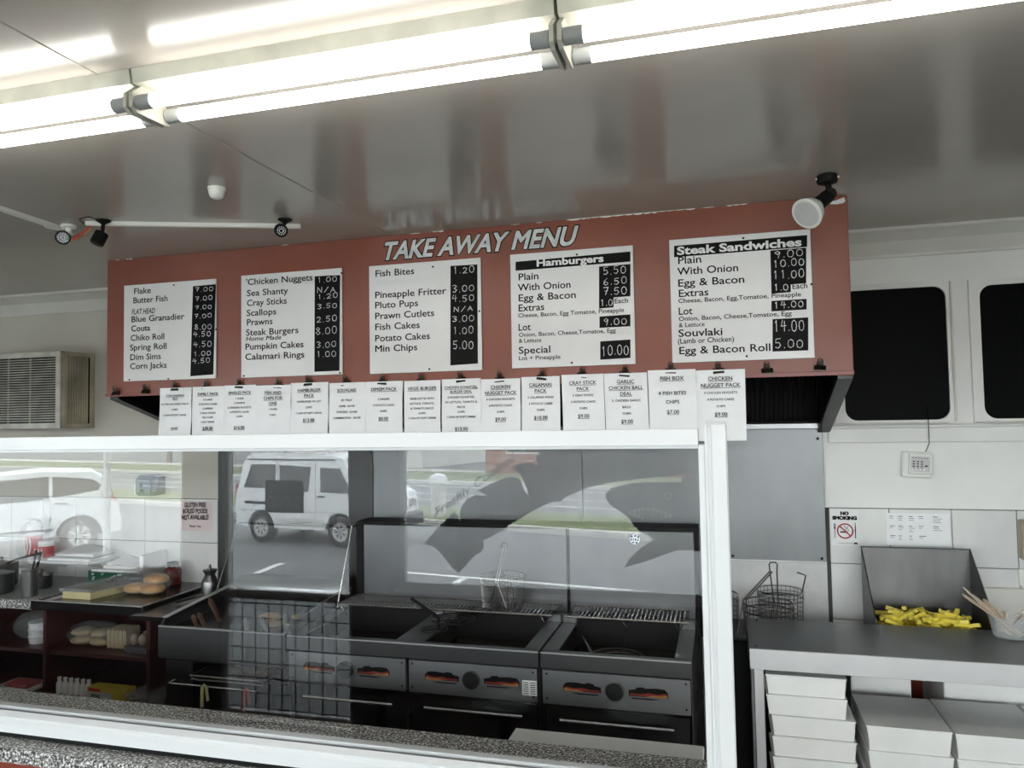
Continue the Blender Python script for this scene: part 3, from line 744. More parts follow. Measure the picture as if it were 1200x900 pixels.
# ================================================================== ceiling things
def fluoro(x0, x1, label):
    t = thing('fluorescent_light', label, 'ceiling light', ((x0+x1)/2, 1.25, CZ-.02), 'twin-tube fluorescent lights in a line across the ceiling')
    MB().prism([(x0, 1.195, CZ), (x0, 1.20, CZ-.028), (x0, 1.262, CZ-.028), (x0, 1.268, CZ)], (x1-x0, 0, 0)).build('housing', M['fix'], t)
    for y, z, r in ((1.207, CZ-.065, .0135), (1.288, CZ-.062, .0135)):
        MB().tube([(x0+.04, y, z), (x1-.04, y, z)], r, 14).build('lamp_tube', M['tube'], t, smooth=True)
        for a, b in ((x0+.01, x0+.042), (x1-.042, x1-.01)):
            MB().tube([(a, y, z), (b, y, z)], r+.0012, 14).build('end_cap', M['cap'], t, smooth=True)
    for xe in (x0+.004, x1-.004):
        mb = MB().prism([(xe-.004, 1.19, CZ-.05), (xe-.004, 1.19, CZ-.078), (xe-.004, 1.205, CZ-.086), (xe-.004, 1.288, CZ-.083), (xe-.004, 1.300, CZ-.074), (xe-.004, 1.298, CZ-.052), (xe-.004, 1.25, CZ-.028), (xe-.004, 1.215, CZ-.028)], (.008, 0, 0))
        mb.tube([(xe-.006, 1.207, CZ-.065), (xe+.006, 1.207, CZ-.065)], .009, 8).tube([(xe-.006, 1.288, CZ-.062), (xe+.006, 1.288, CZ-.062)], .009, 8)
        mb.build('lamp_holder', M['offwhite'], t)
fluoro(-1.93, -1.103, 'twin-tube fluorescent light at the left end of the ceiling line')
fluoro(-1.097, -.249, 'twin-tube fluorescent light in the middle of the ceiling line')
fluoro(-.243, .6, 'twin-tube fluorescent light at the right end of the ceiling line')

# conduits and cameras
def conduit(a, b, label, w=.016, h=.014):
    a = Vector(a); b = Vector(b); d = (b-a).normalized(); n = Vector((-d.y, d.x, 0))*w/2
    mb = MB().prism([a-n, a+n, a+n*.9+Vector((0,0,-h)), a-n*.9+Vector((0,0,-h))], b-a)
    return mb.build('cable_conduit', M['plastic'], label=label, cat='conduit')
p0 = at(-30, 232, 'z', CZ); p1 = at(70, 265, 'z', CZ)
conduit(p0, p1, 'short white cable conduit on the ceiling at the left edge')
q0 = at(101, 259.5, 'z', CZ); q1 = at(352, 263, 'z', CZ)
conduit(q0, q1, 'long white cable conduit on the ceiling between two black cameras')
# dome-base camera
c1 = at(80, 264, 'z', CZ)
t = thing('security_camera', 'white-based round security camera at the left on the ceiling', 'camera', (c1.x, c1.y, CZ), 'ceiling security cameras')
MB().lathe([(.026, 0), (.026, -.006), (.022, -.010), (.011, -.012), (.011, -.026), (.016, -.028), (.016, -.032)][::-1], (c1.x, c1.y, CZ), 20).build('base', M['plastic'], t, smooth=True)
def facing(c, aim):
    d = (Vector(aim)-Vector(c)).normalized(); return d.to_track_quat('Z', 'Y').to_matrix().to_4x4()
def lensbody(t, c, aim, r=.024, L=.03):
    R = facing(c, aim)
    MB().lathe([(r*.7, -L), (r, -L*.8), (r, 0), (r*.85, .003), (r*.8, .001)], c, 20, rot=R).build('housing', M['matblack'], t, smooth=True)
    MB().lathe([(r*.8, .001), (r*.8, .002)], c, 20, rot=R).build('lens_glass', M['lens'], t, smooth=True)
    mb = MB(); Mx = Matrix.Translation(Vector(c)) @ R
    for i in range(12):
        a = 2*math.pi*i/12; mb.M = Mx; mb.lathe([(.0022, .002), (.0022, .0035)], (.58*r*math.cos(a), .58*r*math.sin(a), 0), 6)
    mb.M = Mx; mb.ring((0, 0, .003), r*.3, .0012, 12, 4)
    mb.build('led_ring', M['chalk'], t)
lensbody(t, (c1.x-.002, c1.y-.02, CZ-.048), (0, -.2, 1.5))
# wires of that camera
mb = MB().tube([at(40, 255, 'z', CZ-.004), at(55, 267, 'z', CZ-.02), at(72, 270, 'z', CZ-.018), (c1.x, c1.y-.01, CZ-.03)], .002, 5); mb.build('white_lead', M['plastic'], t)
MB().tube([(c1.x+.02, c1.y, CZ-.05), at(97, 272, 'z', CZ-.03), at(106, 265, 'z', CZ-.01)], .0035, 5).build('red_lead', M['redprint'], t)
MB().tube([(c1.x+.02, c1.y, CZ-.055), at(98, 276, 'z', CZ-.03), at(107, 267, 'z', CZ-.01)], .0025, 5).build('orange_lead', M['orange'], t)
# black bracket camera turned away
c2 = at(121, 258, 'z', CZ)
t = thing('security_camera', 'black bracket security camera at the left end of the long conduit, turned away', 'camera', (c2.x, c2.y, CZ), 'ceiling security cameras')
def bracket(t, c):
    MB().lathe([(.006, -.016), (.010, -.012), (.024, -.004), (.024, 0)], (c.x, c.y, CZ), 18).build('base', M['matblack'], t, smooth=True)
bracket(t, c2)
MB().tube([(c2.x, c2.y, CZ-.012), (c2.x-.002, c2.y, CZ-.035), (c2.x-.006, c2.y-.002, CZ-.045)], .006, 8).build('arm', M['matblack'], t, smooth=True)
R = facing((0, 0, 0), (-.25, -.35, -1))
MB().lathe([(.021, -.02), (.022, -.018), (.022, .022), (.019, .025)], (c2.x-.009, c2.y-.006, CZ-.062), 20, rot=R).build('housing', M['matblack'], t, smooth=True)
MB().tube([at(98, 262, 'z', CZ-.003), at(93, 257, 'z', CZ-.003), at(104, 254, 'z', CZ-.003), (c2.x, c2.y+.01, CZ-.006)], .002, 5).build('lead', M['matblack'], t)
c3 = at(334, 257, 'z', CZ)
t = thing('security_camera', 'black round security camera at the right end of the long conduit', 'camera', (c3.x, c3.y, CZ), 'ceiling security cameras')
bracket(t, c3)
MB().tube([(c3.x, c3.y, CZ-.012), (c3.x-.004, c3.y-.006, CZ-.03)], .006, 8).build('arm', M['matblack'], t, smooth=True)
lensbody(t, (c3.x-.002, c3.y-.02, CZ-.044), (.6, -.4, 1.2), .0225)
# detector
c4 = at(254, 220, 'z', CZ)
t = thing('motion_detector', 'small round white detector on the ceiling above the conduit', 'detector', (c4.x, c4.y, CZ-.03))
MB().lathe([(.0255, -.008), (.0255, 0)], (c4.x, c4.y, CZ), 22).build('base', M['plastic'], t, smooth=True)
MB().lathe([(0, -.034), (.012, -.033), (.019, -.028), (.0225, -.018), (.0235, -.008)], (c4.x, c4.y, CZ), 22).build('cover', M['plastic'], t, smooth=True)
# flood lamp
c5 = at(969, 205, 'z', CZ)
t = thing('flood_lamp', 'white reflector lamp in a black swivel holder on the ceiling by the menu', 'lamp', (c5.x, c5.y, CZ))
MB().lathe([(.012, -.03), (.028, -.024), (.030, -.018), (.030, -.004), (.026, 0)], (c5.x, c5.y, CZ), 18).build('mount', M['matblack'], t, smooth=True)
mb = MB(); [mb.lathe([(.0035, -.001), (.0035, .001)], (c5.x+.031*math.cos(a), c5.y+.031*math.sin(a), CZ-.012), 6, axis='y') for a in (3.4, 5.9)]; mb.build('screw', M['board'], t)
jn = Vector((c5.x+.004, c5.y-.01, CZ-.062))
MB().tube([(c5.x, c5.y, CZ-.02), jn+Vector((0, 0, .012))], .009, 8).lathe([(.019, -.009), (.019, .009)], jn, 16, axis='y').build('knuckle', M['matblack'], t, smooth=True)
hd = Vector((c5.x-.062, c5.y-.075, CZ-.125)); dr_ = (hd-jn).normalized(); R = facing((0, 0, 0), dr_)
MB().lathe([(.016, .008), (.0205, .015), (.0205, .05), (.022, .058), (.022, .07)], jn, 20, rot=R).build('lamp_socket', M['matblack'], t, smooth=True)
MB().lathe([(.018, .066), (.026, .078), (.038, .095), (.044, .112), (.0460, .119), (.0465, .123), (.044, .125)], jn, 28, rot=R).build('reflector', M['bulb'], t, smooth=True)
MB().lathe([(.043, .124), (.03, .1265), (.015, .128), (0, .1285)], jn, 28, rot=R).build('lamp_face', M['alugrey'], t, smooth=True)

# ================================================================== counter and glass screen
CT = .89
ct = thing('service_counter', 'speckled granite-look counter with red front under the glass screen', 'counter', (-2.0, 1.65, 0))
MB().box((-4.2, 1.516, CT-.035), (.0, 1.86, CT), .003).build('countertop', M['granite'], ct)
MB().box((-4.2, 1.535, CFZ+.1), (-.01, 1.553, CT-.035), .002).build('front_panel', M['redpanel'], ct)
MB().box((-4.2, 1.57, CFZ), (-.02, 1.58, CFZ+.1)).build('kick_board', M['matblack'], ct)
MB().box((-4.2, 1.80, 0), (-.02, 1.82, CT-.035)).build('back_panel', M['redshelf'], ct)
MB().box((-.03, 1.553, 0), (-.012, 1.80, CT-.035)).build('end_panel', M['redpanel'], ct)

gs = thing('glass_screen', 'white-framed glass screen standing on the counter', 'screen', (-2.0, G, CT))
# top rail, bottom rail (stepped sections)
mb = MB(); pr = [(G-.022, 1.672), (G+.022, 1.672), (G+.022, 1.640), (G+.010, 1.640), (G+.010, 1.632), (G-.010, 1.632), (G-.010, 1.638), (G-.022, 1.640)]
mb.prism([(-4.2, y, z) for y, z in pr], (4.2-.047, 0, 0)); mb.box((-4.2, G-.0225, 1.6395), (-.047, G-.0215, 1.6405)); mb.build('top_rail', M['alu'], gs)
mb = MB(); pr = [(G-.030, CT+.014), (G-.030, CT+.040), (G-.024, CT+.046), (G-.024, CT+.052), (G-.006, CT+.060), (G-.006, CT+.014)]
mb.prism([(-4.2, y, z) for y, z in pr], (4.2-.045, 0, 0)).build('bottom_rail', M['alu'], gs)
MB().box((-4.2, G-.022, CT), (-.045, G+.02, CT+.014)).build('rail_gap_shade', M['matblack'], gs)  # black strip painted in for the shade of the gap under the rail
MB().box((-4.2, G-.006, CT+.014), (-.045, G+.002, CT+.050)).build('glazing_seal', M['matblack'], gs)
MB().box((-4.2, G+.010, CT), (-.045, G+.036, CT+.064), .002).build('sliding_track', M['alu'], gs)
mb = MB(); mb.box((-.047, G-.022, CT+.014), (-.034, G+.018, 1.640), .001).box((-.034, G-.030, CT), (-.028, G+.02, 1.680), .001).box((-.028, G-.026, CT), (-.022, G+.02, 1.678)).box((-.022, G-.031, CT), (.010, G+.025, 1.682), .003)
mb.build('end_post', M['alu'], gs)
MB().box((-.030, G-.028, 1.682), (.008, G+.022, 1.686), .001).build('post_cap', M['alugrey'], gs)
MB().box((-4.2, G-.003, CT+.045), (-.046, G+.003, 1.634)).build('glass_pane', M['glass'], gs)
st = at(744, 632, 'y', G-.0035)
k = thing('round_sticker', 'small round blue and white sticker on the glass screen', 'sticker', (st.x, st.y, st.z))
MB().lathe([(.0105, 0), (.0105, .0008)], st, 20, rot=Matrix.Rotation(math.radians(90), 4, 'X')).build('disc', M['alu'], k)
mb = MB(); yq = st.y-.0012
for a, b in (((-.009, .004), (-.004, .008)), ((-.001, .009), (.003, .005)), ((.005, .007), (.009, .003)), ((-.009, -.003), (-.006, .002)), ((-.004, -.003), (-.002, .003)), ((0, -.003), (.003, .002)), ((.005, -.003), (.008, .001)), ((-.006, -.008), (-.001, -.005)), ((.001, -.009), (.006, -.005))):
    mb.add([(st.x+a[0], yq, st.z+a[1]), (st.x+b[0], yq, st.z+a[1]), (st.x+b[0], yq, st.z+b[1]), (st.x+a[0], yq, st.z+b[1])], [[0, 1, 2, 3]])
mb.build('blue_print', M['navy'], k)

# ================================================================== fryers and griddle
def flame(x, z, w, y, sgn, par):
    """flame strip decal: w long, from x outwards in direction sgn"""
    P = lambda pts: [(x+sgn*u*w, y, z+v) for u, v in pts]
    q = [(0, -.012), (0, .006), (.18, .010), (.2, .016), (.38, .018), (.42, .014), (.7, .017), (.92, .015), (1, .004), (1, -.012)]
    MB().prism(P(q), (0, .0006, 0)).build('flame_decal', M['black'], par)
    q = [(.02, -.010), (.05, -.003), (.3, -.004), (.5, .001), (.75, -.002), (.95, .004), (.97, -.010)]
    MB().prism([(a, b-.0006, c) for a, b, c in P(q)], (0, .0004, 0)).build('flame_decal', M['flr'], par, label='red strip of flame decal')
    q = [(.45, -.011), (.6, -.006), (.8, -.007), (.97, -.002), (.98, -.011)]
    MB().prism([(a, b-.0012, c) for a, b, c in P(q)], (0, .0004, 0)).build('flame_decal', M['flo'], par, label='orange strip of flame decal')
    q = [(.05, -.017), (.1, -.021), (.6, -.021), (.8, -.017)]
    MB().prism(P(q), (0, .0006, 0)).build('flame_decal', M['black'], par)
FY0, FY1, FZ = 2.47, 3.0, .92
def wire_rack(x0, x1, y0, y1, z, par, n, nm='rack'):
    mb = MB()
    mb.tube([(x0, y0, z), (x1, y0, z), (x1, y1, z), (x0, y1, z)], .004, 5, closed=True)
    mb.tube([(x0, (y0+y1)/2, z-.004), (x1, (y0+y1)/2, z-.004)], .003, 4)
    for i in range(1, n): x = x0+(x1-x0)*i/n; mb.tube([(x, y0, z), (x, y1, z)], .0028, 4)
    for x in (x0+.03, (x0+x1)/2, x1-.03): mb.tube([(x-.02, y0+.01, z), (x, y0+.005, z-.028), (x+.02, y0+.01, z)], .0025, 4)
    return mb.build(nm, M['wire'], par)
def fryer(x0, x1, tanks, label):
    t = thing('deep_fryer', label, 'fryer', ((x0+x1)/2, (FY0+FY1)/2, 0), 'stainless deep fryers')
    n = tanks; w = (x1-x0)/n
    MB().box((x0+.01, FY0+.045, .10), (x1-.01, FY1-.01, .60)).build('cabinet', M['steeld'], t)
    # top deck with tank openings
    mb = MB(); mm = .055; yb = 2.84; yf = FY0+.022
    xs = [x0]
    for i in range(n): xs += [x0+w*i+mm, x0+w*(i+1)-mm]
    xs.append(x1)
    for i in range(0, len(xs), 2): mb.box((xs[i], yf, FZ-.006), (xs[i+1], yb, FZ), .001)
    mb.box((x0, yb, FZ-.006), (x1, FY1, FZ), .001); mb.box((x0, yf, FZ-.05), (x1, yf+.012, FZ), .001)
    mb.build('top_deck', M['steel'], t)
    for i in range(n):
        a = x0+w*i+mm; b = x0+w*(i+1)-mm; mb = MB(); zb = .62
        mb.box((a-.003, yf+.012, zb), (a, yb, FZ-.006)).box((b, yf+.012, zb), (b+.003, yb, FZ-.006)).box((a, yb-.003, zb), (b, yb, FZ+.02)).box((a, yf+.012, zb), (b, yf+.015, FZ-.006)).box((a, yf+.012, zb), (b, yb, zb+.003))
        mb.build('tank', M['tank'], t)
        MB().box((a+.002, yf+.015, zb+.003), (b-.002, yb-.003, .845)).build('oil', M['oil'], t)
        xa, xb = x0+w*i+.006, x0+w*(i+1)-.006
        pn = MB().box((xa, FY0+.004, .752), (xb, FY0+.02, .862), .001).build('control_panel', M['steelp'], t)
        sc = MB()
        for sx_, sz in ((xa+.014, .77), (xb-.014, .77), (xa+.014, .85), (xb-.014, .85)): sc.lathe([(.0035, 0), (.003, .002)], (sx_, FY0+.004, sz), 8, rot=Matrix.Rotation(math.radians(90), 4, 'X'))
        sc.build('screw', M['matblack'], pn)
        cx = (xa+xb)/2; yk = FY0+.0035
        flame(cx-.045, .812, .125, yk, -1, pn); flame(cx+.045, .812, .125, yk, 1, pn)
        kb = MB().lathe([(.031, 0), (.031, .006), (.027, .010)], (cx, yk, .811), 22, rot=Matrix.Rotation(math.radians(90), 4, 'X')).build('badge', M['steeld'], pn, smooth=True)
        MB().ring((cx, yk-.008, .811), .0295, .0016, 26, 5, 'y').build('badge_ring', M['wire'], pn, smooth=True)
        MB().box((x0+w*i+.012, FY0+.03, .14), (x0+w*(i+1)-.012, FY0+.045, .735), .002).build('door', M['steeld'], t)
        MB().tube([(x0+w*i+.06, FY0+.012, .70), (x0+w*(i+1)-.06, FY0+.012, .70)], .007, 8).build('door_handle', M['wire'], t)
    MB().box((x0, FY0, .868), (x1, FY0+.022, FZ), .0015).build('front_lip', M['steelh'], t)
    MB().box((x0, FY0-.001, FZ-.004), (x1, FY0+.004, FZ+.001), .001).build('lip_highlight', M['steelb'], t)  # brighter strip painted in as the highlight along the top of the lip
    mb = MB().box((x0, FY0+.02, .60), (x0+.004, FY1-.01, FZ-.006)).box((x1-.004, FY0+.02, .60), (x1, FY1-.01, FZ-.006)); mb.build('side_panel', M['steelh'], t)
    MB().box((x0+(.052 if tanks == 2 else .002), FY1-.012, FZ), (x1-.002, FY1, 1.252), .002).build('back_panel', M['steel'], t)
    MB().box((x0+.002, 2.845, FZ), (x1-.002, 2.852, FZ+.028), .001).build('rack_ledge', M['steelh'], t)
    for x in (x0+.05, x1-.05):
        for y in (FY0+.08, FY1-.06): MB().lathe([(.022, 0), (.022, .02), (.016, .03), (.016, .10)], (x, y, 0), 12).build('leg', M['steeld'], t)
    wire_rack(x0+.025, x1-.025, 2.80, 2.98, FZ+.034, t, int((x1-x0)/.017))
    return t
fa = fryer(-1.56, -.611, 2, 'double-tank stainless deep fryer, beside the griddle')
fb = fryer(-.604, -.112, 1, 'single-tank stainless deep fryer, at the right next to the end post')
MB().box((-.668, FY0+.001, .775), (-.618, FY0+.004, .823)).build('rating_label', M['card'], fa)
mb = MB()
for i in range(6):
    for j in range(2): mb.box((-.664+j*.024, FY0+.0004, .78+i*.007), (-.664+j*.024+.018, FY0+.001, .7825+i*.007))
mb.build('label_print', M['print'], fa)

gr = thing('griddle', 'stainless flat-top griddle with raised side guards, left of the fryers', 'griddle', (-1.845, 2.73, 0))
gx0, gx1 = -2.125, -1.568
MB().box((gx0+.004, FY0+.05, .885), (gx1-.004, FY1-.03, .905)).build('hotplate', M['plate'], gr)
for nm, a, b in (('side_guard', gx0, gx0+.012), ('side_guard', gx1-.010, gx1)):
    MB().prism([(a, FY0+.004, .80), (a, FY0+.004, .915), (a, FY0+.03, .945), (a, 2.95, .985), (a, FY1, .985), (a, FY1, .80)], (b-a, 0, 0)).build(nm, M['steelh'], gr)
MB().box((gx0, FY0, .80), (gx1, FY0+.02, .922), .002).build('front_lip', M['steelh'], gr)
MB().box((gx0, FY0-.001, .918), (gx1, FY0+.006, .923), .001).build('lip_highlight', M['steelb'], gr)  # painted highlight strip along the griddle lip as well
for xg, wg in ((gx0-.004, .024), (gx1-.012, .012)):
    MB().prism([(xg, FY0+.03, .946), (xg, FY0+.03, .949), (xg, 2.95, .989), (xg, FY1-.03, .989), (xg, FY1-.03, .986), (xg, 2.95, .986)], (wg, 0, 0)).build('guard_flange', M['steelb'], gr)
MB().box((gx0+.012, FY0+.02, .875), (gx1-.012, FY0+.05, .885)).build('grease_trough', M['matblack'], gr)
# curled back guard
mb = MB()
def fn(u, v):
    a = v*math.pi*.95
    return (gx0+.01+u*(gx1-gx0-.02), 2.985-.075*math.sin(a)*(.6+.4*math.sin(u*3.1))-.01, .905+.055*(1-math.cos(a))+ .012*math.sin(u*3.14))
mb.sheet(fn, 16, 14, thick=(0, .002, 0)).build('back_guard', M['steelh'], gr, smooth=True)
mb = MB().box((gx0, FY0+.05, .12), (gx0+.02, FY1-.02, .80)).box((gx1-.02, FY0+.05, .12), (gx1, FY1-.02, .80)).box((gx0, FY1-.04, .12), (gx1, FY1-.02, .80)).box((gx0, FY0+.05, .40), (gx1, FY1-.02, .42)).box((gx0, FY0+.03, .785), (gx1, FY1-.02, .80))
mb.build('cabinet', M['steeld'], gr)
MB().box((gx0+.02, FY0+.06, .715), (gx1-.02, FY1-.05, .722)).build('lower_shelf', M['plate'], gr)
MB().box((-2.113, FY0+.03, .42), (-2.0, FY0+.045, .785), .002).build('access_panel', M['steelh'], gr)
for x in (gx0+.04, gx1-.04):
    for y in (FY0+.09, FY1-.06): MB().lathe([(.02, 0), (.02, .12)], (x, y, 0), 10).build('leg', M['steeld'], gr)
mb = MB(); a = at(223, 787, 'y', 2.44); b = at(308, 797, 'y', 2.44)
mb.tube([(a.x, 2.55, .755), (a.x, 2.44, .755), (b.x, 2.44, .755), (b.x, 2.55, .755)], .004, 5)
for i in range(1, 22): x = a.x+(b.x-a.x)*i/22; mb.tube([(x, 2.44, .755), (x, 2.62, .742)], .002, 4)
mb.tube([(a.x, 2.445, .74), (b.x, 2.445, .74)], .003, 4)
mb.build('toasting_rack', M['wire'], gr)
rl = at(198, 800, 'y', 2.43); rr = at(300, 812, 'y', 2.43)
MB().tube([(rl.x, 2.47, rl.z), (rl.x, 2.43, rl.z), (rr.x, 2.43, rl.z-.003), (rr.x, 2.47, rl.z-.003)], .003, 6).build('hanging_rail', M['wire'], gr)
# wire frame standing behind the griddle
fr_ = MB(); L0 = at(279, 612, 'y', 2.96); L1 = at(412, 616, 'y', 2.96); F0 = at(251, 704, 'z', .955); F1 = at(395, 712, 'y', 2.86); F1b = at(382, 722, 'z', .93)
fr_.tube([at(250, 704, 'y', 2.80), L0, L0+Vector((0, 0, .004)), L1, L1-Vector((0, 0, .01)), F1, at(378, 722, 'y', 2.72), at(340, 742, 'y', 2.52)], .0028, 6)
fr_.build('wire_splash_frame', M['wire'], label='bent chrome wire frame standing over the griddle', cat='frame')
MB().tube([at(276, 610, 'y', 2.965), at(282, 613, 'y', 2.965), at(412, 618, 'y', 2.965), at(418, 615, 'y', 2.965)], .005, 6).build('rail', M['matblack'], None, label='thin black rail with hooks behind the griddle', cat='rail')

# food on the griddle and buns below
def lump(name, c, r, sc, m, label, cat, seed, group=None, dent=.15):
    return MB().ball(c, r, 14, 8, sc, dent, seed).build(name, m, smooth=True, label=label, cat=cat, group=group)
p = at(318, 726, 'z', .93)
t = thing('patty_stack', 'small stack of cooked patties on the griddle', 'food', (p.x, p.y, .905))
for i in range(4): MB().ball((p.x+.006*math.sin(i*2), p.y+.005*math.cos(i*3), .912+.012*i), .042, 14, 6, (1, 1, .16), .2, i).build('patty', M['meat'] if i % 2 else M['bunpale'], t, smooth=True)
p = at(361, 723, 'z', .91)
t = thing('fried_egg', 'fried egg with a yellow yolk near the right side of the griddle', 'food', (p.x, p.y, .905))
MB().ball((p.x+.02, p.y+.01, .909), .06, 16, 6, (1.1, .8, .09), .25, 5).build('egg_white', M['board'], t, smooth=True)
MB().ball((p.x-.03, p.y-.01, .913), .03, 12, 6, (1.2, .9, .2), .1, 6).build('yolk', M['yellow'], t, smooth=True)
def scraper(pt, pb, m, label, y0=2.57, y1=2.50, w=.017):
    a = at(*pt, 'y', y0); b = at(*pb, 'y', y1)
    t = thing('griddle_scraper', label, 'scraper', tuple(b), 'scrapers and knives leaning on the griddle front')
    d = (b-a).normalized()
    MB().tube([a, a+(b-a)*.15, a+(b-a)*.6, b], [w*.35, w*.62, w*.5, w*.4], 8).build('handle', m, t, smooth=True)
    e = b+d*.035
    sd = d.cross(Vector((0, 1, 0))).normalized()*w*.9
    MB().prism([b-sd*.5, b+sd*.5, e+sd, e-sd], (0, .0015, 0)).build('blade', M['wire'], t)
scraper((226, 722), (231, 735), M['wood'], 'brown-handled scraper farthest left on the griddle front')
scraper((233, 719), (241, 736), M['wood'], 'brown-handled scraper leaning beside the leftmost one')
scraper((246, 702), (257, 727), M['wood'], 'long brown-handled scraper resting on the left guard of the griddle', 2.66, 2.56, .02)
scraper((288, 725), (291, 741), M['bumper'], 'grey-handled scraper left of the patties', w=.024)
scraper((307, 724), (314, 742), M['bumper'], 'grey-handled scraper in front of the patties', w=.022)
scraper((334, 719), (337, 739), M['bumper'], 'grey-handled scraper at the right corner of the griddle', w=.018)
for px, py, lb in ((287, 784, 'toasted bun half on the left under the griddle'), (305, 788, 'toasted bun half on the right under the griddle')):
    p = at(px, py, 'y', 2.60); t = thing('bun_half', lb, 'bun', (p.x, p.y, .722), 'bun halves under the griddle')
    MB().lathe([(.0, .722), (.050, .723), (.054, .731), (.052, .739)], (p.x, 2.61, 0), 20).build('crust', M['bun'], t, smooth=True)
    MB().lathe([(.052, .739), (.05, .742), (0, .743)], (p.x, 2.61, 0), 20).build('crumb', M['bunpale'], t, smooth=True)
for px, m, lb in ((239, 'yel2', 'pale yellow strip tongs hanging from the rail under the griddle'), (288, 'pinkp', 'pink strip tongs hanging from the rail under the griddle')):
    p = at(px, 805, 'y', 2.425)
    z = rl.z+.005
    MB().tube([(p.x-.008, 2.424, z-.08), (p.x-.005, 2.422, z-.01), (p.x, 2.424, z+.002), (p.x+.005, 2.43, z-.008), (p.x+.008, 2.436, z-.06)], .006, 6).build('hanging_tongs', M[m], label=lb, cat='tongs')

# wire baskets
def basket(c, R, h, label, handle, m='dwire', nv=34, nr=9, group='wire frying baskets', fold=None):
    t = thing('frying_basket', label, 'basket', c, group)
    mb = MB()
    for i in range(nv):
        a = 2*math.pi*i/nv; ca, sa = math.cos(a), math.sin(a)
        mb.tube([(c[0]+.6*R*ca*.0, c[1], c[2]+.003), (c[0]+R*.93*ca, c[1]+R*.93*sa, c[2]+.003), (c[0]+R*ca, c[1]+R*sa, c[2]+h)], .0011, 3)
    for k in range(1, nr): mb.ring((c[0], c[1], c[2]+h*k/nr), R*(.93+.07*k/nr), .0011, 26, 3)
    for k in range(1, 5): mb.ring((c[0], c[1], c[2]+.003), R*.93*k/5, .0011, 22, 3)
    mb.build('mesh', M[m], t)
    mb = MB(); mb.ring((c[0], c[1], c[2]+h), R+.001, .0028, 30, 5); mb.ring((c[0], c[1], c[2]+h*.78), R, .002, 30, 4).build('rim', M['wire'], t)
    mb = MB()
    for pts in handle: mb.tube(pts, .0028, 6)
    mb.build('handle', M['wire' if m == 'wire' else 'dwire'], t)
    return t
rz = FZ+.036
c = (-.852, 2.89, rz+.002); tp = at(591, 636, 'y', 2.84)
basket(c, .088, .118, 'tall chrome wire basket with upright handle on the rack behind the double fryer',
 [[(c[0]-.03, c[1]-.08, c[2]+.01), (c[0]-.004, c[1]-.092, c[2]+.11), (tp.x-.006, tp.y, tp.z-.02), (tp.x-.012, tp.y, tp.z-.008), (tp.x-.008, tp.y, tp.z), (tp.x+.008, tp.y, tp.z), (tp.x+.012, tp.y, tp.z-.008), (tp.x+.006, tp.y, tp.z-.02), (c[0]+.004, c[1]-.092, c[2]+.11), (c[0]+.035, c[1]-.08, c[2]+.01)]], m='wire', nv=44, nr=14)
p = at(721, 771, 'z', .872)
c = (p.x, p.y+.03, .805); h0 = at(680, 744, 'y', 2.80)
basket(c, .092, .062, 'wire basket lowered into the single fryer', [[(c[0]-.07, c[1]-.05, c[2]+.06), (h0.x+.005, h0.y, h0.z)], [(c[0]-.06, c[1]-.06, c[2]+.06), (h0.x+.012, h0.y-.01, h0.z)]], m='wire')
# skimmer on the double fryer
t = thing('skimmer', 'black long-handled wire skimmer lying across the double fryer', 'skimmer', (-1.0, 2.75, FZ))
a = at(483, 702, 'y', 2.82); b = at(514, 724, 'y', 2.66); c = at(533, 721, 'y', 2.70)
MB().tube([a, a+(b-a)*.1, b], [.007, .006, .007], 8).tube([b, b-Vector((0, 0, .05))], .005, 6).build('handle', M['matblack'], t, smooth=True)
mb = MB()
for R_ in (.02, .045, .07, .085): mb.ring((c.x-.01, c.y, FZ+.03), R_, .002, 24, 4)
for i in range(8): a_ = math.pi*i/4; mb.tube([(c.x-.01, c.y, FZ+.025), (c.x-.01+.085*math.cos(a_), c.y+.085*math.sin(a_), FZ+.032)], .0016, 4)
mb.ring((b.x-.01, b.y-.02, FZ+.004), .05, .002, 20, 4)
for i in range(5): a_ = 2*math.pi*i/5; mb.tube([(b.x, b.y, b.z-.04), (b.x-.01+.05*math.cos(a_), b.y-.02+.05*math.sin(a_), FZ+.004)], .0016, 4)
mb.build('wire_disc', M['dwire'], t)

# splashbacks on the rear wall
sp = thing('splashback', 'stainless splashback sheets on the wall behind the fryers and griddle', 'splashback', (-1.0, YB-.01, .9))
for a, b, z0, z1, m in ((-2.394, -1.56, .80, 1.64, 'steeld'), (-1.557, -.58, .80, 1.64, 'steel'), (-.577, .015, .80, 1.64, 'steel'), (.018, .383, 1.118, 1.64, 'steel'), (.018, .383, .80, 1.112, 'alugrey')):
    MB().box((a, YB-.012, z0), (b, YB-.009, z1), .001).build('sheet', M[m], sp)
mb = MB(); [mb.lathe([(.006, 0), (.004, .003)], (x, YB-.012, z), 8, rot=Matrix.Rotation(math.radians(90), 4, 'X')) for x, z in ((.365, 1.13), (.03, 1.13), (.365, 1.6), (-2.36, 1.08))]
mb.build('rivet', M['matblack'], sp)
boxo('wall_duct', M['matblack'], (-1.56, 3.02, .0), (-.1, 3.16, 1.26), 0, label='dark flue box standing behind the fryers', cat='duct')

# white low cabinet inside the counter, under the fryers
cb = thing('low_cabinet', 'white low cabinet top just behind the counter in front of the fryers', 'cabinet', (-.35, 2.0, 0))
a = at(593, 869, 'z', .80); b = at(600, 852, 'z', .80)
MB().box((a.x, 1.93, .78), (-.07, b.y, .80), .004).build('top', M['board'], cb)
MB().box((a.x+.01, 1.94, 0), (-.08, b.y-.01, .78), .002).build('body', M['alugrey'], cb)

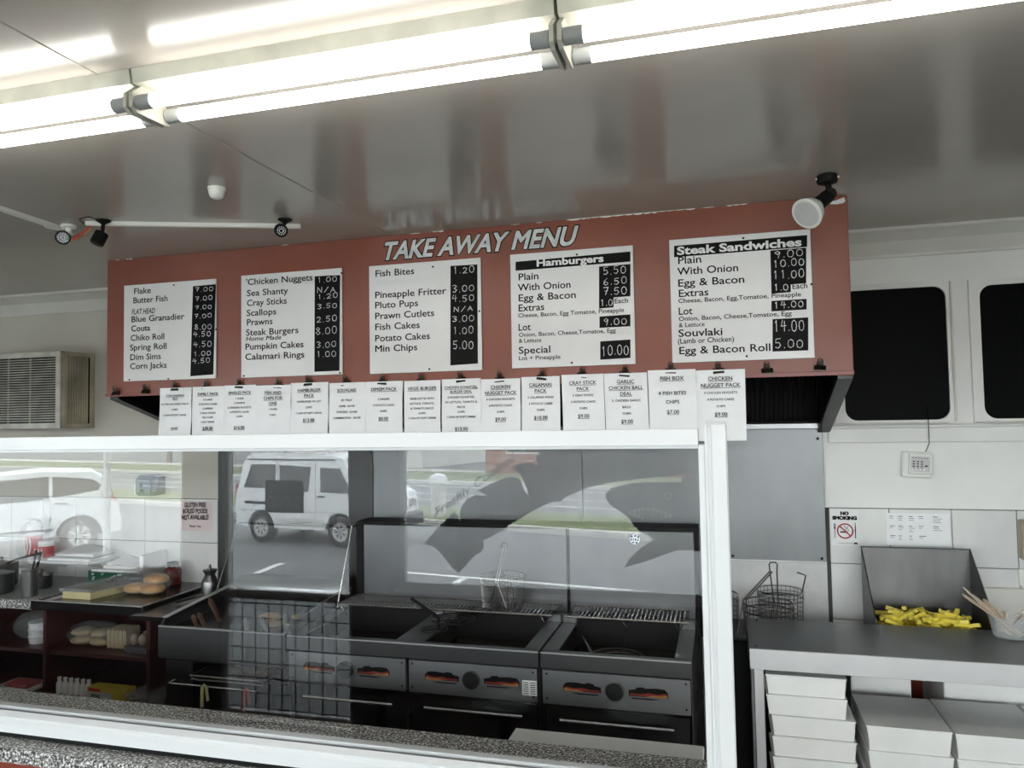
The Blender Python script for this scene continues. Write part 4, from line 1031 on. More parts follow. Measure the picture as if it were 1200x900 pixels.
# ================================================================== left bench, shelves and what stands on them
BZT = .92
bt = thing('bench_top', 'dark stainless bench top with folded front edge, left of the griddle', 'bench', (-2.9, 2.95, BZT))
MB().box((-3.0, 2.70, BZT-.03), (-2.40, YB-.012, BZT), .003).box((-3.0, 2.695, BZT-.035), (-2.40, 2.705, BZT+.006), .002).build('worktop', M['plate'], bt)
MB().box((-3.0, 2.693, BZT+.003), (-2.40, 2.699, BZT+.008), .001).box((-2.412, 2.70, BZT+.001), (-2.404, 3.15, BZT+.006), .001).build('raised_edge', M['steelb'], bt)
MB().box((-2.398, 2.62, BZT-.03), (-2.15, YB-.013, BZT-.012), .003).build('side_worktop', M['plate'], bt)
MB().box((-4.2, 2.70, BZT-.04), (-3.002, YB-.012, BZT), .004).build('granite_end', M['granite'], bt)
sh = thing('shelving_unit', 'maroon open shelving unit under the left bench top', 'shelf', (-3.2, 2.95, 0))
for x in (-4.19, -3.55, -2.955, -2.40): MB().box((x, 2.72, 0), (x+.018, YB-.02, BZT-.042), .001).build('side_panel', M['redshelf'], sh)
for z, y0 in ((.695, 2.74), (.52, 2.66), (.12, 2.74)):
    for a, b in ((-4.172, -3.55), (-3.532, -2.955), (-2.937, -2.40)): MB().box((a, y0, z-.018), (b, YB-.02, z), .001).build('shelf_board', M['redshelf'], sh)
MB().box((-4.17, YB-.03, .02), (-2.41, YB-.021, BZT-.045)).build('back_board', M['redshelf'], sh)
SH2, SH3 = .695, .52
# pink board, butter tub, buns
MB().box((-3.2+.25, 2.72, BZT), (-2.915, 2.92, BZT+.004), .001).build('cutting_board', M['pink'], label='thin pink board lying at the left end of the steel bench', cat='board')
t = thing('food_tub', 'low clear-lidded food tub with yellow contents on the bench', 'tub', (-2.80, 2.90, BZT), rot=0)
MB().prism([(-2.90, 2.77, BZT+.001), (-2.745, 2.77, BZT+.001), (-2.69, 3.03, BZT+.001), (-2.86, 3.03, BZT+.001)], (0, 0, .032)).build('contents', M['butter'], t)
MB().prism([(-2.91, 2.762, BZT+.034), (-2.738, 2.762, BZT+.034), (-2.68, 3.04, BZT+.034), (-2.868, 3.04, BZT+.034)], (0, 0, .014)).build('lid', M['tub'], t)
for px, py, dz, lb in ((158, 692, 0, 'golden bread roll at the left in the plastic bag on the bench'), (177, 691, 0, 'golden bread roll at the right bottom of the plastic bag on the bench'), (183, 681, .045, 'golden bread roll lying on top of the other two in the bag')):
    p = at(px, py, 'z', BZT+.022+dz); p = Vector((p.x, min(p.y, 3.05), 0)); p.x = {158: -2.64, 177: -2.55, 183: -2.53}[px]; p.y = 2.93
    t = thing('bread_roll', lb, 'bread roll', (p.x, p.y, BZT+dz), 'bread rolls in a clear bag on the bench')
    MB().ball((p.x, p.y, BZT+.024+dz), .058, 18, 10, (1, .9, .42), .04, px).build('crust', M['bun'], t, smooth=True)
    MB().ball((p.x, p.y, BZT+.017+dz), .057, 18, 6, (1.0, .92, .26), .03, px).build('crumb', M['bunpale'], t, smooth=True)
MB().ball((-2.60, 2.93, BZT+.055), .12, 22, 14, (1.2, .75, .5), .12, 3).build('plastic_bag', M['film'], smooth=True, label='clear plastic bag around the bread rolls on the bench', cat='bag')
t = thing('green_box', 'dark green printed carton at the back of the bench', 'box', (-2.93, 3.1, BZT))
MB().box((-3.05, 3.06, BZT), (-2.80, 3.15, BZT+.062), .002).build('carton', M['green'], t)
mb = MB(); rnd = random.Random(5)
for i in range(14): x = rnd.uniform(-3.03, -2.82); z = BZT+rnd.uniform(.012, .05); mb.prism([(x, 3.0595, z), (x+.012, 3.0595, z+.006), (x+.02, 3.0595, z+.002), (x+.008, 3.0595, z-.003)], (0, .0004, 0))
mb.build('leaf_print', M['card'], t)
t = thing('sauce_bottle', 'dark red sauce jar at the wall behind the bread rolls', 'jar', (-2.60, 3.12, BZT))
MB().lathe([(.036, 0), (.04, .006), (.04, .07), (.03, .085), (.022, .09)], (-2.60, 3.12, BZT), 18).build('jar', M['sauce'], t, smooth=True)
MB().lathe([(.026, .088), (.026, .108), (.022, .11)], (-2.60, 3.12, BZT), 16).build('lid', M['matblack'], t, smooth=True)
dp = at(246, 702, 'z', BZT-.012)
t = thing('shaker', 'stainless shaker with a flared top beside the griddle', 'shaker', (dp.x, dp.y, BZT-.012))
q = (dp.x, dp.y, BZT-.012)
MB().lathe([(.036, 0), (.037, .004), (.037, .075), (.034, .085), (.022, .108)], q, 20).build('body', M['steelh'], t, smooth=True)
MB().lathe([(.022, .108), (.022, .112), (.031, .128), (.031, .132), (.008, .136), (.004, .155)], q, 20).build('top', M['steel'], t, smooth=True)
a = at(206, 706, 'z', BZT); b = at(240, 699, 'z', BZT)
MB().tube([(a.x, a.y, BZT), (b.x, b.y, BZT+.008), (b.x+.02, b.y+.01, BZT+.01), (b.x, b.y+.02, BZT+.008), (a.x+.01, a.y+.05, BZT)], .005, 5).build('tongs', M['wire'], label='chrome tongs lying on the bench in front of the steel shaker', cat='tongs')
# small wall shelves
def wshelf(x0, x1, z, y0, label, m='alu'):
    t = thing('wall_shelf', label, 'shelf', ((x0+x1)/2, YB-.01, z), 'small white shelves on the tiles')
    MB().box((x0, y0, z-.012), (x1, YB-.0095, z), .002).build('board', M[m], t)
    for x in (x0+.02, x1-.03): MB().prism([(x, YB-.0095, z-.012), (x, y0+.02, z-.012), (x, y0+.02, z-.018), (x, YB-.0095, z-.07)], (.006, 0, 0)).build('bracket', M['alugrey'], t)
    return t
wshelf(-3.34, -2.98, 1.035, 2.99, 'small white wall shelf carrying flat papers, above the green carton')
wshelf(-2.972, -2.68, 1.005, 3.0, 'small white wall shelf at the right, lower than its neighbour')
wshelf(-3.78, -3.35, 1.0, 3.02, 'small white wall shelf carrying the cup stacks, at the left')
for i, (x0, x1, y0, z, h, lb) in enumerate(((-3.26, -3.0, 3.02, 1.035, .02, 'white paper stack lying lowest on the left wall shelf'), (-3.22, -2.99, 3.03, 1.055, .03, 'white folded paper bags on top of the paper stack'), (-2.93, -2.72, 3.03, 1.005, .035, 'stack of white paper bags on the right wall shelf'))):
    t = thing('paper_stack', lb, 'paper', ((x0+x1)/2, 3.09, z), 'white paper stacks on the wall shelves')
    MB().box((x0, y0, z), (x1, YB-.02, z+h*.45), .001).build('sheet', M['card'], t)
    MB().sheet(lambda u, v: (x0+.01+u*(x1-x0), y0+.004+v*(YB-.03-y0), z+h*.5+h*.6*math.sin(u*3.0+i)*v), 6, 4, thick=(0, 0, .002)).build('sheet', M['paper'], t, smooth=True)
MB().box((-2.71, 3.02, 1.005), (-2.685, YB-.02, 1.075), .004).build('paper_roll_end', M['paper'], label='upright white folded sheet at the right end of the wall shelf', cat='paper')
def cups(x, z, n, label, red):
    t = thing('cup_stack', label, 'cups', (x, 3.10, z), 'stacks of foam cups on the left wall shelf')
    for i in range(n): MB().lathe([(.026, 0), (.036, .075), (.038, .078), (.036, .08)], (x, 3.10, z+.018*i), 18).build('cup', M['foam'], t, smooth=True)
    a, b = red
    MB().lathe([(.0385, a), (.0385, b)], (x, 3.10, z), 18, cap=False).build('red_wrap', M['redprint'], t, smooth=True)
    mb = MB()
    for k in range(3): mb.tube([(x-.03+.02*k, 3.061, z+a+.01), (x-.02+.02*k, 3.0605, z+(a+b)/2), (x-.028+.02*k, 3.061, z+b-.01)], .004, 4)
    mb.build('print', M['alu'], t)
cups(-3.43, 1.0, 9, 'tall stack of white foam cups with a red wrap, left wall shelf', (.04, .14))
cups(-3.355, 1.0, 3, 'short stack of foam cups with a red wrap beside the tall stack', (.01, .09))
MB().ball((-3.40, 3.07, 1.10), .10, 18, 12, (.9, .6, 1.25), .1, 9).build('plastic_bag', M['film'], smooth=True, label='clear plastic film around the cup stacks', cat='bag')
# jar of utensils and pots at the far left
t = thing('utensil_jar', 'steel jar holding black-handled tongs at the left end of the bench', 'jar', (-3.1, 2.78, BZT))
MB().lathe([(.03, 0), (.034, .003), (.034, .12)], (-3.10, 2.78, BZT), 16).build('jar', M['steelh'], t, smooth=True)
a = at(48, 648, 'y', 2.95)
MB().tube([(-3.10, 2.78, BZT+.03), (-3.08, 2.8, BZT+.13), tuple(a)], .007, 6).tube([(-3.11, 2.78, BZT+.03), (-3.10, 2.80, BZT+.14), (a.x-.03, a.y, a.z+.01)], .005, 6).build('tongs', M['matblack'], t)
MB().tube([tuple(a), (a.x-.12, a.y-.03, a.z-.03), (a.x-.2, a.y-.04, a.z-.06)], .006, 6).build('handle', M['matblack'], t)
for x, y, R_, h, lb in ((-3.32, 2.80, .07, .09, 'steel pot at the far left of the bench'), (-3.45, 2.93, .075, .11, 'taller steel pot behind the other one at the far left'), (-3.20, 2.93, .05, .06, 'small steel bowl beside the pots at the far left')):
    t = thing('steel_pot', lb, 'pot', (x, y, BZT), 'steel pots at the far left of the bench')
    MB().lathe([(R_*.9, 0), (R_, .008), (R_, h), (R_+.004, h+.003), (R_-.003, h+.001)], (x, y, BZT), 22).build('body', M['steel'], t, smooth=True)
    MB().lathe([(R_-.004, h+.002), (R_*.5, h+.012), (.012, h+.016), (.012, h+.03), (0, h+.032)], (x, y, BZT), 22).build('lid', M['steelh'], t, smooth=True)
# wall things
t = thing('wall_box', 'dark blue-grey plastic box on the tiles, beside the white switch', 'box', (-2.74, YB, 1.34))
MB().prism([(-2.826, YB-.001, 1.345), (-2.826, YB-.055, 1.345), (-2.826, YB-.075, 1.36), (-2.826, YB-.075, 1.425), (-2.826, YB-.05, 1.448), (-2.826, YB-.001, 1.448)], (.085, 0, 0)).build('case', M['bluegrey'], t)
MB().box((-2.80, YB-.077, 1.39), (-2.785, YB-.074, 1.41)).box((-2.80, YB-.077, 1.365), (-2.78, YB-.074, 1.382)).build('button', M['matblack'], t)
MB().prism([(-2.7405, YB-.002, 1.35), (-2.7405, YB-.055, 1.35), (-2.7405, YB-.07, 1.37), (-2.7405, YB-.05, 1.44), (-2.7405, YB-.002, 1.44)], (.03, 0, 0)).build('side_cover', M['bumper'], t)
def outlet(x, z, w, h, label, holes):
    t = thing('wall_switch', label, 'switch', (x, YB, z))
    MB().box((x-w/2, YB-.017, z), (x+w/2, YB-.008, z+h), .002).build('plate', M['plastic'], t)
    mb = MB()
    for hx, hz, r in holes: mb.lathe([(r, 0), (r*.9, .004)], (x+hx, YB-.017, z+hz), 14, rot=Matrix.Rotation(math.radians(90), 4, 'X'))
    mb.build('rocker', M['alugrey'], t, smooth=True)
outlet(-2.862, 1.347, .055, .055, 'white wall switch left of the blue-grey box', ((0, .028, .016),))
outlet(1.075, 1.055, .075, .06, 'white wall switch on the tiles at the right edge', ((-.015, .03, .006), (.015, .03, .006)))
def wall_sheet(name, x0, x1, z0, z1, m, label, y=YB-.0105):
    t = thing(name, label, 'sign', ((x0+x1)/2, y, z0))
    MB().sheet(lambda u, v: (x0+u*(x1-x0), y-.0015*math.sin(3*u), z1-v*(z1-z0)), 4, 4, thick=(0, .0006, 0)).build('sheet', m, t)
    return t
t = wall_sheet('handwritten_notice', -2.615, -2.43, 1.172, 1.318, M['pink'], 'pink handwritten notice on the tiles left of the splashback')
mb = MB(); yy = YB-.0135
for i, (s_, w_) in enumerate((('GLUTEN FREE', .125), ('BOILED FOODS', .145), ('NOT AVAILABLE!', .16))): text(mb, s_, (-2.525-w_/2, yy, 1.288-.031*i), (1, -.0, .02), (0, 0, 1), .022, width=w_, style='bold', jit=.15)
text(mb, 'Thank You', (-2.56, yy, 1.188), (1, 0, .02), (0, 0, 1), .012, width=.07)
mb.build('lettering', M['black'], t)
# air conditioner
ax0, ax1, az0, az1, ay = -3.78, -3.155, 1.69, 2.075, 2.99
t = thing('air_conditioner', 'old box air conditioner with louvred front high on the rear wall', 'air conditioner', ((ax0+ax1)/2, 3.1, az0))
mb = MB().box((ax0, ay+.004, az0), (ax1, YB-.0, az0+.012)).box((ax0, ay+.004, az1-.012), (ax1, YB, az1)).box((ax0, ay+.004, az0+.012), (ax0+.01, YB, az1-.012)).box((ax0+.01, ay+.035, az0+.012), (ax1-.02, ay+.04, az1-.012)).box((ax1-.02, ay+.004, az0+.012), (ax1-.012, YB, az1-.012))
mb.build('case', M['matblack'], t)
mb = MB(); f = .028
mb.box((ax0, ay-.006, az0), (ax0+f, ay+.006, az1), .002).box((ax1-f, ay-.006, az0), (ax1, ay+.006, az1), .002).box((ax0+f, ay-.006, az0), (ax1-f, ay+.006, az0+f), .002).box((ax0+f, ay-.006, az1-f), (ax1-f, ay+.006, az1), .002)
mb.build('front_frame', M['acl'], t)
n = 26
for i in range(n):
    z = az0+f+.004+(az1-az0-2*f-.008)*(i+.5)/n
    MB().prism([(ax0+f, ay-.002, z-.003), (ax0+f, ay+.006, z+.001), (ax0+f, ay+.006, z+.004), (ax0+f, ay-.002, z)], (ax1-ax0-2*f, 0, 0)).build('louvre', M['acl'], t)
for x in (-3.62, -3.50, -3.36): MB().box((x, ay+.007, az0+f), (x+.006, ay+.012, az1-f)).build('louvre_stay', M['ac'], t)
mb = MB(); mb.box((ax1-.004, ay+.008, az0), (ax1+.004, ay+.035, az1), .002).box((ax1-.004, YB-.03, az0), (ax1+.004, YB-.002, az1), .002).box((ax1-.004, ay+.035, az0), (ax1+.004, YB-.03, az0+.022), .002).box((ax1-.004, ay+.035, az1-.022), (ax1+.004, YB-.03, az1), .002)
mb.build('side_frame', M['ac'], t)
for i in range(9):
    y = ay+.045+(YB-.045-ay-.045)*i/8
    MB().box((ax1-.008, y-.004, az0+.022), (ax1, y+.004, az1-.022), .001).build('side_fin', M['ac'], t)

# ---- shelf contents
def bag(c, r, sc, label, seed, m='film', cat='bag'):
    return MB().ball((c[0], c[1], c[2]+r*sc[2]), r, 18, 10, sc, .16, seed).build('plastic_bag', M[m], smooth=True, label=label, cat=cat, kind=None)
z = SH2
for i, (x, dz, lb) in enumerate(((-2.87, 0, 'pale flat roll, lower left, in the bag on the maroon shelf'), (-2.865, .038, 'pale flat roll on top of the lower left one on the maroon shelf'), (-2.76, 0, 'pale flat roll, lower right, in the bag on the maroon shelf'), (-2.755, .038, 'pale flat roll on top of the lower right one on the maroon shelf'))):
    MB().ball((x, 2.86, z+.02+dz), .055, 16, 8, (1, 1, .34), .05, i).build('bread_roll', M['bunpale'], smooth=True, label=lb, cat='bread roll', group='pale rolls on the maroon shelf')
bag((-2.81, 2.86, z), .12, (1.05, .75, .45), 'clear bag around the flat rolls on the maroon shelf', 11)
t = thing('bread_loaf', 'wrapped pale loaf in the middle of the maroon shelf', 'bread', (-2.64, 2.86, z))
for i in range(5): MB().box((-2.70+.022*i, 2.81, z), (-2.682+.022*i, 2.91, z+.09), .008).build('slice', M['bunpale'], t)
bag((-2.645, 2.86, z), .09, (1.0, .8, .56), 'clear bag around the pale loaf on the maroon shelf', 12)
t = thing('egg_tray', 'dark egg tray on the maroon shelf at the right', 'tray', (-2.50, 2.86, z))
MB().prism([(-2.57, 2.79, z), (-2.43, 2.79, z), (-2.425, 2.785, z+.028), (-2.575, 2.785, z+.028)], (0, .15, 0)).build('tray', M['bumper'], t)
for i, (x, y, dz) in enumerate(((-2.55, 2.82, 0), (-2.505, 2.82, 0), (-2.46, 2.82, 0), (-2.53, 2.87, 0), (-2.48, 2.87, 0))):
    MB().ball((x, y, z+.05), .021, 12, 8, (1, 1, 1.25), 0, i).build('egg', M['egg'], smooth=True, label=['brown egg at the front left of the dark tray', 'brown egg at the front middle of the dark tray', 'brown egg at the front right of the dark tray', 'brown egg at the rear left of the dark tray', 'brown egg at the rear right of the dark tray'][i], cat='egg', group='eggs in the dark tray')
t = thing('white_tub_stack', 'stack of white tubs in crumpled plastic on the left part of the shelf', 'tubs', (-3.10, 2.86, z))
for i in range(3): MB().lathe([(.045, 0), (.05, .03), (.052, .032)], (-3.10, 2.84, z+.032*i), 16).build('tub', M['foam'], t, smooth=True)
bag((-3.14, 2.86, z), .11, (1.1, .7, .62), 'crumpled clear bag over the white tubs on the left shelf', 14)
for i in range(4): MB().box((-3.03, 2.82, z+.011*i), (-2.965, 2.92, z+.010+.011*i), .003).build('bread_slice', M['bunpale' if i % 2 else 'card'], label=['pale slice lowest beside the upright shelf divider', 'pale slice second from the bottom beside the shelf divider', 'pale slice third from the bottom beside the shelf divider', 'pale slice on top beside the upright shelf divider'][i], cat='bread', group='pale slices beside the shelf divider')
z = SH3
t = thing('foil_box', 'yellow foil roll box on the lowest visible shelf', 'box', (-2.58, 2.72, z))
MB().box((-2.67, 2.68, z), (-2.47, 2.74, z+.055), .001).build('carton', M['yellow'], t)
MB().box((-2.672, 2.6785, z+.004), (-2.54, 2.6795, z+.036)).build('grey_label', M['alugrey'], t)
MB().box((-2.66, 2.6785, z+.040), (-2.60, 2.6795, z+.052)).build('red_label', M['redprint'], t)
mb = MB(); text(mb, 'FOIL', (-2.645, 2.678, z+.012), (1, 0, 0), (0, 0, 1), .016, width=.05, style='bold'); mb.build('lettering', M['black'], t)
for i in range(6):
    x = -2.86+.032*i
    MB().lathe([(.013, 0), (.014, .04), (.008, .055), (.009, .07), (.0, .072)], (x, 2.72, z), 10).build('small_bottle', M['foam'], smooth=True, label=f'small white bottle, {["first","second","third","fourth","fifth","last"][i]} from the left in the row on the lowest shelf', cat='bottle', group='row of small white bottles on the lowest shelf')
t = thing('clear_tray', 'clear lidded plastic container at the right of the lowest shelf', 'container', (-2.4, 2.7, z))
MB().box((-2.46+.0, 2.665, z), (-2.27, 2.84, z+.035), .006).build('base', M['tub'], t)
MB().box((-2.465, 2.66, z+.035), (-2.265, 2.845, z+.045), .003).build('lid', M['tub'], t)
boxo('side_shelf', M['redshelf'], (-2.382, 2.66, z-.018), (-2.20, 3.1, z), .001, label='small maroon side shelf carrying the clear container', cat='shelf')
MB().box((-3.18, 2.67, z), (-2.99, 2.80, z+.02), .004).build('white_tray', M['plastic'], label='flat white tray at the left of the lowest shelf', cat='tray')
MB().box((-3.13, 2.68, z+.02), (-3.0, 2.76, z+.035), .004).build('red_packet', M['pinkp'], label='red printed packet on the flat white tray', cat='packet')

# ================================================================== right-hand servery
rb = thing('steel_bench', 'stainless bench top with deep front edge, on square legs at the right', 'bench', (1.1, 2.67, 0))
RZ = .97
MB().box((.064, 2.488, RZ-.003), (2.2, 2.86, RZ), .001).build('worktop', M['steel'], rb)
MB().box((.064, 2.486, RZ-.062), (2.2, 2.492, RZ+.001), .001).build('front_edge', M['steelb'], rb)
MB().box((.064, 2.492, RZ-.062), (.068, 2.86, RZ-.003)).build('side_edge', M['steelh'], rb)
MB().box((.064, 2.856, RZ-.062), (2.2, 2.86, RZ-.003)).build('rear_edge', M['steelh'], rb)
for x in (.075, 2.15):
    for y in (2.495, 2.82): MB().box((x, y, 0), (x+.03, y+.03, RZ-.062), .002).build('leg', M['steelb'], rb)
MB().box((.07, 2.50, .35), (2.18, 2.85, .365), .001).build('lower_shelf', M['steeld'], rb)
for x, y in ((.085, 2.52), (.10, 2.83)): MB().lathe([(.006, 0), (.005, .002)], (x, y, RZ), 8).build('rivet', M['steeld'], rb)

# takeaway boxes under the bench
def carton(x0, x1, y0, y1, z, h, label, grp, tap=.004, m='card', rot=0):
    t = thing('takeaway_box', label, 'box', ((x0+x1)/2, (y0+y1)/2, z), grp, rot=rot)
    x, y = (x1-x0)/2, (y1-y0)/2; W_ = wm(t)
    mb = MB(); mb.M = W_
    vs = [(-x+tap, -y+tap, 0), (x-tap, -y+tap, 0), (x-tap, y-tap, 0), (-x+tap, y-tap, 0), (-x, -y, h*.97), (x, -y, h*.97), (x, y, h*.97), (-x, y, h*.97)]
    mb.add(vs, [(3, 2, 1, 0), (0, 1, 5, 4), (1, 2, 6, 5), (2, 3, 7, 6), (3, 0, 4, 7), (4, 5, 6, 7)]); mb.build('tray', M[m], t)
    mb = MB(); mb.M = W_; mb.box((-x-.0015, -y-.0012, h*.93), (x+.0015, y+.001, h), .001); mb.build('lid', M[m], t)
    mb = MB(); mb.M = W_; f = -y-.0008
    mb.prism([(x*.45, f, h*.93), (x-.004, f, h*.93), (x-.006, f+.0015, h*.25), (x*.5, f+.001, h*.62)], (0, .0008, 0)); mb.build('corner_flap', M[m], t); mb = MB(); mb.M = W_
    mb.prism([(-x*.45, f, h*.93), (-x+.004, f, h*.93), (-x+.006, f+.0015, h*.25), (-x*.5, f+.001, h*.62)], (0, .0008, 0))
    mb.build('corner_flap', M[m], t)
    return t
gl_ = 'small takeaway boxes stacked at the left under the bench'
zt = [.888, .825, .762, .699, .636, .573, .510]; off = [0, 0, .022, .022, .022, .02, .02]
nm = ['topmost small white takeaway box of the left stack', 'second small takeaway box from the top of the left stack', 'third small takeaway box from the top of the left stack', 'fourth small takeaway box from the top of the left stack', 'fifth small takeaway box from the top, left stack', 'sixth small takeaway box from the top, left stack', 'seventh small takeaway box from the top, left stack']
for i, zz in enumerate(zt):
    carton(.112+off[i]*.6, .345+off[i], 2.515, 2.70, zz-.0625, .0615, nm[i], gl_, .006, rot=0)
boxo('carton_base', M['card'], (.13, 2.52, .366), (.35, 2.70, .4465), .003, label='plain white carton at the bottom of the left stack', cat='box')
big = 'large white takeaway boxes under the bench'
def stack(x0, x1, y0, y1, zt_, h, n, where, rot=0):
    for i in range(n):
        dx = .003*math.sin(i*2.1)
        carton(x0+dx, x1+dx, y0+abs(dx), y1, zt_-h*(i+1), h-.001, f'large white takeaway box {["on top", "second from top", "third from top", "fourth from top", "fifth from top"][i]} of the {where}', big, .007)
stack(.400, .632, 2.53, 2.80, .75, .076, 5, 'middle stack under the bench')
stack(.645, .895, 2.545, 2.83, .742, .076, 4, 'right stack under the bench')
stack(.91, 1.16, 2.56, 2.83, .742, .076, 4, 'stack at the right edge')
t = boxo('takeaway_box', M['card'], (.41, 2.88, 0), (.60, 3.08, .80), .004, label='plain white carton standing behind the middle stack', cat='box')
t = boxo('takeaway_box', M['card'], (.70, 2.88, 0), (.98, 3.07, .83), .004, label='plain white carton with a pale edge standing behind the right stack', cat='box')
boxo('cupboard_door', M['redpanel'], (.60, 3.12, 0), (.69, 3.17, .90), .002, label='dark red cupboard door seen between the boxes under the bench', cat='door')

# chip scuttle
cs = thing('chip_scuttle', 'dark stainless chip scuttle with a high sloping-sided back, behind the bench', 'chip scuttle', (.68, 3.0, 0))
sx0, sx1, sy0, sy1, sz = .495, .862, 2.872, 3.115, 1.192
MB().box((sx0, sy1-.004, .88), (sx1, sy1, sz), .001).build('back_panel', M['steelm'], cs)
for x, nm_ in ((sx0, 'side_panel'), (sx1-.003, 'side_panel')):
    MB().prism([(x, sy0, .88), (x, sy0, .985), (x, sy1-.004, sz), (x, sy1-.004, .88)], (.003, 0, 0)).build(nm_, M['steelm'], cs)
MB().tube([(sx0, sy0, .987), (sx0, sy1-.002, sz+.001), (sx1, sy1-.002, sz+.001), (sx1, sy0, .987)], .0025, 5).build('rolled_edge', M['steelh'], cs)
MB().box((sx0, sy0, .88), (sx1, sy1, .884)).build('base', M['steeld'], cs)
MB().box((sx0+.02, sy1-.02, .80), (sx1-.02, YB-.01, .88)).build('wall_bracket', M['steeld'], cs)
# raw chips, every one its own
rnd = random.Random(21); protos = []
for k in range(6):
    L = rnd.uniform(.04, .072); w = rnd.uniform(.0115, .0145); bend = rnd.uniform(-.004, .004)
    mb = MB(); pts = [(-L/2, 0), (-L*.2, bend), (L*.2, bend*1.2), (L/2, -bend*.3)]
    vs = []
    for px_, dz in pts:
        for a, b in ((-1, -1), (1, -1), (1, 1), (-1, 1)): vs.append((px_, a*w/2, dz+b*w/2))
    fs = [(0, 3, 2, 1), (12, 13, 14, 15)]
    for s_ in range(3):
        for q in range(4): q2 = (q+1) % 4; fs.append((s_*4+q, s_*4+q2, s_*4+4+q2, s_*4+4+q))
    mb.add(vs, fs); protos.append(mb)
CG = 'raw yellow chips piled in the scuttle'; CL = 'raw yellow potato chip in the heap in the steel scuttle'
objs = [pm.build('potato_chip', M['chip'], label=CL, cat='chip', group=CG, origin=(0, 0, 0)) for pm in protos]
k = 0
for lay in range(7):
    n = 42 if lay < 6 else 26
    for i in range(n):
        x = rnd.uniform(sx0+.045, sx1-.045); y = rnd.uniform(sy0+.035, sy1-.05)
        z = .897+.0135*lay+.014*rnd.random()
        if lay > 3 and x > sx1-.085: z -= .02
        if lay == 6: y = rnd.uniform(sy0+.03, sy1-.09)
        r_ = (rnd.uniform(-.5, .5), rnd.uniform(-.45, .45), rnd.uniform(0, 6.28))
        if k < len(objs): o = objs[k]; o.location = (x, y, z); o.rotation_euler = r_
        else: dup(objs[k % 6], (x, y, z), r_)
        k += 1

# tub of wooden forks
p = at(1187, 752, 'z', RZ); fx, fy = p.x+.012, p.y+.055
t = thing('plastic_tub', 'clear round plastic tub of wooden forks on the steel bench at the right edge', 'tub', (fx, fy, RZ))
MB().lathe([(.0, .0005), (.046, .0005), (.050, .003), (.060, .062), (.064, .064), (.064, .068), (.059, .066), (.049, .006), (0, .003)], (fx, fy, RZ), 26).build('body', M['tub'], t, smooth=True)
mb = MB(); text(mb, 'MCC', (fx-.045, fy-.047, RZ+.022), (1, -.35, 0), (0, 0, 1), .01, style='reg'); 
rnd = random.Random(4)
fk = MB(); L = .155
out = [(-.0055, 0), (.0055, 0), (.007, .05), (.012, .095), (.0125, .13), (.010, .147), (.006, L), (.0045, .138), (.002, .138), (0, L+.002), (-.002, .138), (-.0045, .138), (-.006, L), (-.010, .147), (-.0125, .13), (-.012, .095), (-.007, .05)]
fk.prism([(x, 0, z) for x, z in out], (0, .0016, 0)).M
fo = fk.build('wooden_fork', M['fork'], cat='fork', origin=(0, 0, 0), group='wooden forks in the clear tub')

tips = [(1129, 689), (1128, 697), (1133, 694), (1139, 697), (1143, 701), (1148, 704), (1153, 702), (1158, 706), (1166, 712), (1171, 710), (1178, 716), (1200, 720), (1210, 705)]
for i, (tx, ty) in enumerate(tips):
    tip = at(tx, ty, 'y', fy-.03+.006*i*.8); base = Vector((fx+.03-.004*i+(.01 if i % 2 else -.01), fy-.018+.005*i*.7, RZ+.006+.002*(i % 3)))
    d = (tip-base); 
    q = d.to_track_quat('Z', 'Y'); e = (q.to_matrix() @ Matrix.Rotation(rnd.uniform(-.5, .5), 3, 'Z')).to_euler()
    o = fo if i == 0 else dup(fo)
    o['label'] = 'wooden fork leaning in the clear tub, ' + ['leftmost tip', 'second tip from the left', 'third tip from the left', 'fourth tip from the left', 'fifth tip from the left', 'sixth tip from the left', 'seventh tip from the left', 'eighth tip from the left', 'ninth tip from the left', 'tenth tip from the left', 'eleventh tip from the left', 'twelfth tip from the left', 'rightmost tip'][i]
    o.location = base; o.rotation_euler = e; o.scale = (1, 1, d.length/L)

# baskets and drain stand right of the end post
ds = thing('drain_stand', 'dark steel stand carrying the wire baskets behind the bench', 'stand', (.12, 2.95, 0))
MB().box((-.085, 2.90, .875), (.40, 3.17, .885), .002).build('shelf', M['steeld'], ds)
MB().box((-.06, 2.94, .02), (.36, 3.17, .86)).build('cabinet', M['matblack'], ds)
for x in (-.07, .37):
    for y in (2.91, 3.14): MB().box((x, y, 0), (x+.02, y+.02, .875)).build('leg', M['steeld'], ds)
q = at(917, 692, 'z', 1.02)
basket((.20, 3.095, .886), .085, .135, 'rearmost wire basket of the three right of the end post', [[(.275, 3.06, 1.02), (.29, 3.05, 1.09), (.26, 3.05, 1.10)]], nv=30, nr=8, group='baskets on the dark stand')
ap = at(906, 659, 'y', 2.90); k1 = at(871, 703, 'y', 2.86); k2 = at(912, 705, 'y', 2.86)
basket((.145, 2.925, .886), .088, .125, 'front wire basket with long bent handle, right of the end post', [
 [(.16, 2.86, .93), tuple(k2), (ap.x+.012, ap.y, ap.z-.03), (ap.x+.014, ap.y, ap.z-.008), (ap.x+.008, ap.y, ap.z), (ap.x-.008, ap.y, ap.z), (ap.x-.014, ap.y, ap.z-.008), (ap.x-.012, ap.y, ap.z-.03), (k2.x-.015, k2.y, k2.z), (.14, 2.86, .93)],
 [(ap.x-.01, ap.y, ap.z-.03), tuple(k1), tuple(at(864, 742, 'y', 2.85))], [(ap.x-.004, ap.y, ap.z-.034), (k1.x+.01, k1.y, k1.z), (k1.x-.005, 2.86, .90)]], nv=34, nr=8, group='baskets on the dark stand')
